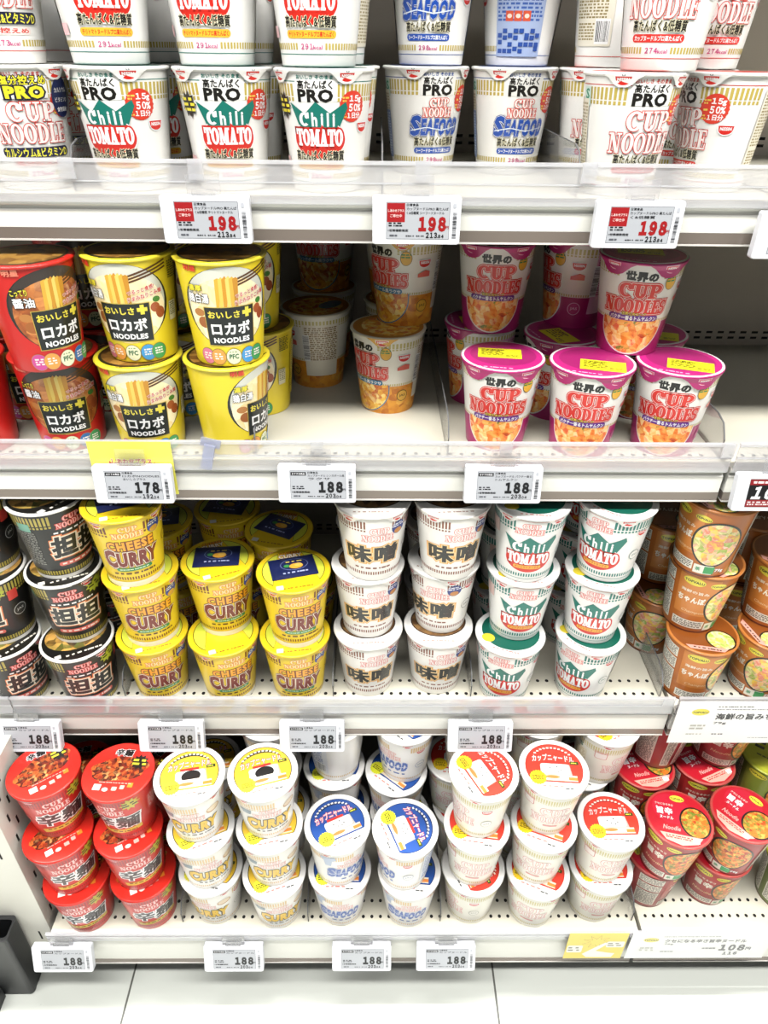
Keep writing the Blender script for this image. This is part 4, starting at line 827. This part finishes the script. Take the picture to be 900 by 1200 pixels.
# ------------------------------------------------------------------ the cups
CUPS = [
 (1,0,'chilipro',-0.249,0.800,-10,1),
 (1,1,'chilipro',-0.253,0.800,17,1),
 (1,0,'chilipro',-0.150,0.808,8,1),
 (1,1,'chilipro',-0.154,0.809,-4,1),
 (1,0,'chilipro',-0.051,0.802,-8,1),
 (1,1,'chilipro',-0.056,0.802,-7,1),
 (1,0,'chilipro',-0.247,0.902,14,0),
 (1,1,'chilipro',-0.249,0.903,-25,0),
 (1,0,'chilipro',-0.147,0.915,-25,0),
 (1,1,'chilipro',-0.149,0.912,0,0),
 (1,0,'chilipro',-0.046,0.907,0,0),
 (1,1,'chilipro',-0.050,0.908,170,0),
 (1,0,'cuppro',0.247,0.795,9,1),
 (1,1,'cuppro',0.268,0.795,-27,1),
 (1,0,'cuppro',0.353,0.825,-81,1),
 (1,0,'cuppro',0.253,0.931,-8,0),
 (1,1,'cuppro',0.254,0.924,170,0),
 (1,0,'cuppro',0.352,0.928,-8,0),
 (1,1,'cuppro',0.353,0.905,-4,1),
 (1,0,'saltpro',-0.348,0.800,29,1),
 (1,1,'saltpro',-0.352,0.800,29,1),
 (1,0,'saltpro',-0.346,0.907,0,0),
 (1,1,'saltpro',-0.348,0.906,170,0),
 (1,0,'seapro',0.054,0.935,18,1),
 (1,1,'seapro',0.059,0.934,-10,1),
 (1,0,'seapro',0.154,0.935,9,1),
 (1,1,'seapro',0.157,0.946,-149,1),
 (2,0,'laksa',0.015,0.878,-50,1),
 (2,0,'laksa',-0.083,0.961,-125,1),
 (2,0,'laksa',-0.078,1.060,170,0),
 (2,1,'laksa',-0.076,1.059,-16,1),
 (2,0,'laksa',0.030,1.001,170,0),
 (2,1,'laksa',0.036,0.909,-47,1),
 (2,1,'laksa',0.028,1.008,-8,0),
 (2,0,'shoyu',-0.469,0.759,170,0),
 (2,0,'shoyu',-0.446,0.855,30,0),
 (2,0,'shoyu',-0.367,0.772,19,1),
 (2,0,'shoyu',-0.350,0.880,0,0),
 (2,1,'shoyu',-0.356,0.739,52,1),
 (2,1,'shoyu',-0.359,0.877,30,0),
 (2,0,'tomyum',0.146,0.777,-11,1),
 (2,1,'tomyum',0.145,0.884,-9,1),
 (2,0,'tomyum',0.246,0.762,-18,1),
 (2,0,'tomyum',0.234,0.860,-75,1),
 (2,0,'tomyum',0.347,0.765,-24,1),
 (2,0,'tomyum',0.342,0.864,-22,1),
 (2,1,'tomyum',0.298,0.813,-17,1),
 (2,0,'tomyum',0.137,0.905,-89,1),
 (2,1,'tomyum',0.252,0.904,-91,1),
 (2,0,'torip',-0.268,0.763,11,1),
 (2,0,'torip',-0.252,0.866,0,0),
 (2,1,'torip',-0.261,0.769,-1,1),
 (2,1,'torip',-0.258,0.868,0,0),
 (2,0,'torip',-0.169,0.763,71,1),
 (2,0,'torip',-0.152,0.870,-25,0),
 (2,1,'torip',-0.163,0.759,17,1),
 (2,1,'torip',-0.159,0.869,0,0),
 (3,0,'champon',0.458,0.729,-14,1),
 (3,0,'champon',0.433,0.825,-88,1),
 (3,1,'champon',0.448,0.759,-28,1),
 (3,1,'champon',0.437,0.863,-8,0),
 (3,2,'champon',0.434,0.748,-75,1),
 (3,0,'champon',0.561,0.732,-82,1),
 (3,0,'champon',0.569,0.870,-8,0),
 (3,1,'champon',0.565,0.767,-48,1),
 (3,1,'champon',0.562,0.867,170,0),
 (3,0,'cheese',-0.309,0.728,23,1),
 (3,0,'cheese',-0.307,0.846,30,0),
 (3,1,'cheese',-0.307,0.730,23,1),
 (3,1,'cheese',-0.313,0.844,20,1),
 (3,2,'cheese',-0.309,0.725,20,1),
 (3,0,'cheese',-0.210,0.725,22,1),
 (3,0,'cheese',-0.209,0.859,0,0),
 (3,1,'cheese',-0.210,0.751,24,1),
 (3,1,'cheese',-0.220,0.877,14,1),
 (3,1,'cheese',-0.137,0.823,-14,1),
 (3,0,'cheese',-0.111,0.725,9,1),
 (3,0,'cheese',-0.106,0.840,14,0),
 (3,1,'cheese',-0.107,0.728,14,1),
 (3,0,'chili',0.188,0.726,-21,1),
 (3,0,'chili',0.194,0.844,-8,0),
 (3,1,'chili',0.196,0.742,-3,1),
 (3,1,'chili',0.197,0.844,30,0),
 (3,2,'chili',0.194,0.736,-8,1),
 (3,2,'chili',0.196,0.842,30,0),
 (3,0,'chili',0.301,0.730,-43,1),
 (3,0,'chili',0.303,0.842,-8,0),
 (3,1,'chili',0.300,0.736,-22,1),
 (3,1,'chili',0.303,0.843,-8,0),
 (3,2,'chili',0.301,0.737,-40,1),
 (3,2,'chili',0.304,0.839,-25,0),
 (3,0,'miso',-0.010,0.739,4,1),
 (3,0,'miso',-0.007,0.849,0,0),
 (3,1,'miso',-0.010,0.747,4,1),
 (3,1,'miso',-0.009,0.849,-8,0),
 (3,2,'miso',-0.004,0.738,0,1),
 (3,0,'miso',0.089,0.743,-1,1),
 (3,0,'miso',0.092,0.847,170,0),
 (3,1,'miso',0.092,0.756,-30,1),
 (3,1,'miso',0.090,0.856,0,0),
 (3,2,'miso',0.095,0.739,4,1),
 (3,0,'tantan',-0.509,0.716,59,1),
 (3,1,'tantan',-0.508,0.733,-14,1),
 (3,2,'tantan',-0.506,0.746,4,1),
 (3,0,'tantan',-0.408,0.715,29,1),
 (3,0,'tantan',-0.405,0.829,0,0),
 (3,1,'tantan',-0.409,0.737,26,1),
 (3,1,'tantan',-0.412,0.836,170,0),
 (3,2,'tantan',-0.407,0.741,59,1),
 (4,0,'cup',0.153,0.608,-67,1),
 (4,1,'cup',0.150,0.610,-8,1),
 (4,2,'cup',0.152,0.620,-63,1),
 (4,0,'cup',0.252,0.602,-23,1),
 (4,1,'cup',0.249,0.612,-22,1),
 (4,2,'cup',0.251,0.625,-4,1),
 (4,0,'cup',0.351,0.610,0,1),
 (4,1,'cup',0.348,0.614,1,1),
 (4,0,'cup',0.146,0.714,14,0),
 (4,1,'cup',0.130,0.725,-8,0),
 (4,2,'cup',0.149,0.719,170,0),
 (4,0,'cup',0.247,0.715,-8,0),
 (4,1,'cup',0.229,0.718,0,0),
 (4,2,'cup',0.248,0.724,14,0),
 (4,0,'cup',0.347,0.715,170,0),
 (4,1,'cup',0.328,0.713,-26,1),
 (4,2,'cup',0.350,0.709,30,0),
 (4,0,'curry',-0.251,0.608,-8,1),
 (4,1,'curry',-0.252,0.606,25,1),
 (4,2,'curry',-0.255,0.614,11,1),
 (4,0,'curry',-0.153,0.601,20,1),
 (4,1,'curry',-0.153,0.610,14,1),
 (4,2,'curry',-0.155,0.620,17,1),
 (4,0,'curry',-0.255,0.715,170,0),
 (4,1,'curry',-0.262,0.721,14,0),
 (4,0,'curry',-0.156,0.711,0,0),
 (4,1,'curry',-0.163,0.711,-8,0),
 (4,2,'curry',-0.159,0.719,0,0),
 (4,2,'karamen',-0.458,0.622,36,1),
 (4,0,'karamen',-0.452,0.596,17,1),
 (4,1,'karamen',-0.455,0.598,37,1),
 (4,0,'karamen',-0.353,0.601,28,1),
 (4,1,'karamen',-0.356,0.604,31,1),
 (4,2,'karamen',-0.354,0.619,-4,1),
 (4,1,'karamen',-0.459,0.709,14,0),
 (4,0,'karamen',-0.453,0.713,-25,0),
 (4,0,'karamen',-0.354,0.708,-8,0),
 (4,1,'karamen',-0.360,0.707,-25,0),
 (4,0,'sea',-0.053,0.605,-1,1),
 (4,1,'sea',-0.054,0.610,26,1),
 (4,0,'sea',0.054,0.603,-5,1),
 (4,1,'sea',0.045,0.603,-68,1),
 (4,0,'sea',-0.057,0.718,30,0),
 (4,1,'sea',-0.064,0.713,5,1),
 (4,2,'sea',-0.060,0.715,170,0),
 (4,0,'sea',0.041,0.702,170,0),
 (4,1,'sea',0.034,0.702,-40,1),
 (4,2,'sea',0.046,0.712,-41,1),
 (4,0,'umakara',0.447,0.633,45,1),
 (4,1,'umakara',0.450,0.617,-55,1),
 (4,0,'umakara',0.548,0.636,-41,1),
 (4,1,'umakara',0.551,0.625,-94,1),
 (4,0,'umakara',0.447,0.738,170,0),
 (4,1,'umakara',0.427,0.713,-31,1),
 (4,2,'umakara',0.451,0.737,170,0),
 (4,1,'umakara',0.526,0.721,-19,1),
 (4,0,'umakara',0.551,0.740,170,0),
 (4,2,'umakara',0.551,0.739,-25,0),
 (4,0,'green',.668,.624,20,1),
 (4,0,'green',.654,.734,-20,1),
 (4,1,'green',.643,.732,-40,1),
]
FRONT = {1: .87, 2: .84, 3: .79, 4: .67}
STICK = sticker_mesh(); SACH = sachet_mesh()
MANUAL = {
 (2, 0, 'laksa', 0.015): 'orange and white laksa cup standing alone at the front of the half-empty laksa row',
 (2, 1, 'laksa', 0.036): 'orange and white laksa cup stacked on the frontmost laksa cup, second shelf',
 (2, 0, 'laksa', -0.083): 'orange and white laksa cup turned to its ingredient panel, beside the yellow cups',
 (2, 0, 'laksa', -0.078): 'orange laksa cup at the back wall, behind the one turned to its ingredient panel',
 (2, 1, 'laksa', -0.076): 'dim laksa cup, upper one against the back wall beside the yellow cups',
 (2, 0, 'laksa', 0.03): 'orange laksa cup hidden low behind the frontmost laksa cup',
 (2, 1, 'laksa', 0.028): 'dim laksa cup behind the stacked laksa cup, upper of the rearmost pair',
 (2, 0, 'tomyum', 0.146): 'magenta tom yum cup in the front row, closest to the laksa cups',
 (2, 0, 'tomyum', 0.246): 'magenta tom yum cup in the front row, between two others',
 (2, 0, 'tomyum', 0.347): 'magenta tom yum cup in the front row, beside the empty bay',
 (2, 1, 'tomyum', 0.298): 'magenta tom yum cup perched on top across two front-row tom yum cups',
 (2, 0, 'tomyum', 0.342): 'magenta tom yum cup behind the front-row cup beside the empty bay',
 (2, 0, 'tomyum', 0.137): 'tom yum cup with a pale side panel, behind the front-row cup closest to laksa',
 (2, 1, 'tomyum', 0.145): 'tom yum cup facing forward on the upper level, closest to the laksa cups',
 (2, 0, 'tomyum', 0.234): 'tom yum cup low behind the middle front-row tom yum cup',
 (2, 1, 'tomyum', 0.252): 'tom yum cup turned to its barcode side, upper level behind the perched cup',
 (1, 0, 'seapro', 0.054): 'white-blue seafood protein cup, lower one beside the chili cups',
 (1, 1, 'seapro', 0.059): 'white-blue seafood protein cup, upper one beside the chili cups',
 (1, 0, 'seapro', 0.154): 'white-blue seafood protein cup, lower one beside the red-lettered cups',
 (1, 1, 'seapro', 0.157): 'white-blue seafood protein cup turned to its blue ingredient panel, top shelf',
 (4,0,'green',.668): 'olive green cup cut off by the right edge, front of the bottom shelf',
 (4,0,'green',.654): 'olive green cup under the yellow-green lid at the right edge, bottom shelf',
 (4,1,'green',.643): 'cup with a bright yellow-green lid at the right edge, bottom shelf',
}
def columns():
    cols = {}
    for i, c in enumerate(CUPS):
        row = 'front' if c[4] < FRONT[c[0]] or c[2] == 'seapro' else 'back'
        L = cols.setdefault((c[0], c[2], row), [])
        for q in L:
            if abs(q[0] - c[3]) < .036 and abs(q[1] - c[4]) < .06: q[2].append(i); break
        else: L.append([c[3], c[4], [i]])
    return cols
LVL = {1: ('single',), 2: ('bottom', 'top'), 3: ('bottom', 'middle', 'top')}
PLACE = {
 (1, 'chilipro'): ('beside the low-salt cups', 'between two chili stacks', 'beside the seafood cups'), (1, 'seapro'): ('beside the chili cups', 'beside the red-lettered cups'),
 (1, 'cuppro'): ('beside the seafood cups', 'away from the seafood cups'), (1, 'saltpro'): ('beside the chili cups',),
 (2, 'torip'): ('beside the red cups', 'beside the laksa cups'), (2, 'shoyu'): ('away from the yellow cups', 'beside the yellow cups'),
 (3, 'tantan'): ('away from the yellow cups', 'beside the yellow cups'), (3, 'cheese'): ('beside the black cups', 'between two yellow stacks', 'beside the miso cups'),
 (3, 'miso'): ('beside the yellow cups', 'beside the chili cups'), (3, 'chili'): ('beside the miso cups', 'beside the brown cups'), (3, 'champon'): ('beside the chili cups', 'away from the chili cups'),
 (4, 'karamen'): ('beside the slotted panel', 'beside the curry cups'), (4, 'curry'): ('beside the red cups', 'beside the seafood cups'), (4, 'sea'): ('beside the curry cups', 'beside the classic cups'),
 (4, 'cup'): ('beside the seafood cups', 'between two classic stacks', 'beside the hot cups'), (4, 'umakara'): ('beside the classic cups', 'away from the classic cups'),
}
info = {}
for (s, d, row), L in columns().items():
    L.sort(); P = PLACE.get((s, d), ())
    for ci, q in enumerate(L):
        ids = sorted(q[2], key=lambda i: CUPS[i][1]); side = P[ci + len(P) - len(L) if d == 'shoyu' else ci] if ci < len(P) and len(L) <= len(P) else 'number %d' % ci
        for li, i in enumerate(ids):
            lv = LVL[len(ids)][li]; look = DESIGN[d][4]; rr = 'front' if row == 'front' else 'rear'
            info[i] = '%s cup, %s of the %s stack %s, %s shelf' % (look, lv, rr, side, ORD[s]) if lv != 'single' else 'single %s cup in the %s row %s, %s shelf' % (look, rr, side, ORD[s])
for i, (s, lv, d, x, y, r, fr) in enumerate(CUPS):
    h = H_TALL if DESIGN[d][3] else H_CUP
    z = SHELF[s][0] + lv * h
    hh = h - .00042
    covered = any(c[0] == s and c[1] == lv + 1 and math.hypot(c[3] - x, c[4] - y) < .085 for c in CUPS)
    ex = []
    if d == 'tomyum': ex.append(('price_sticker', STICK, (-.004 if not covered else .012, .006 if not covered else -.012, hh), .06))
    if d == 'cheese' and not covered: ex.append(('seasoning_sachet', SACH, (0, .004, hh), -.12 + .3 * math.sin(i)))
    cup(d, x, y, z, r, MANUAL.get((s, lv, d, x), info[i]), '%s noodle cups on the %s shelf' % (DESIGN[d][4], ORD[s]), ex)
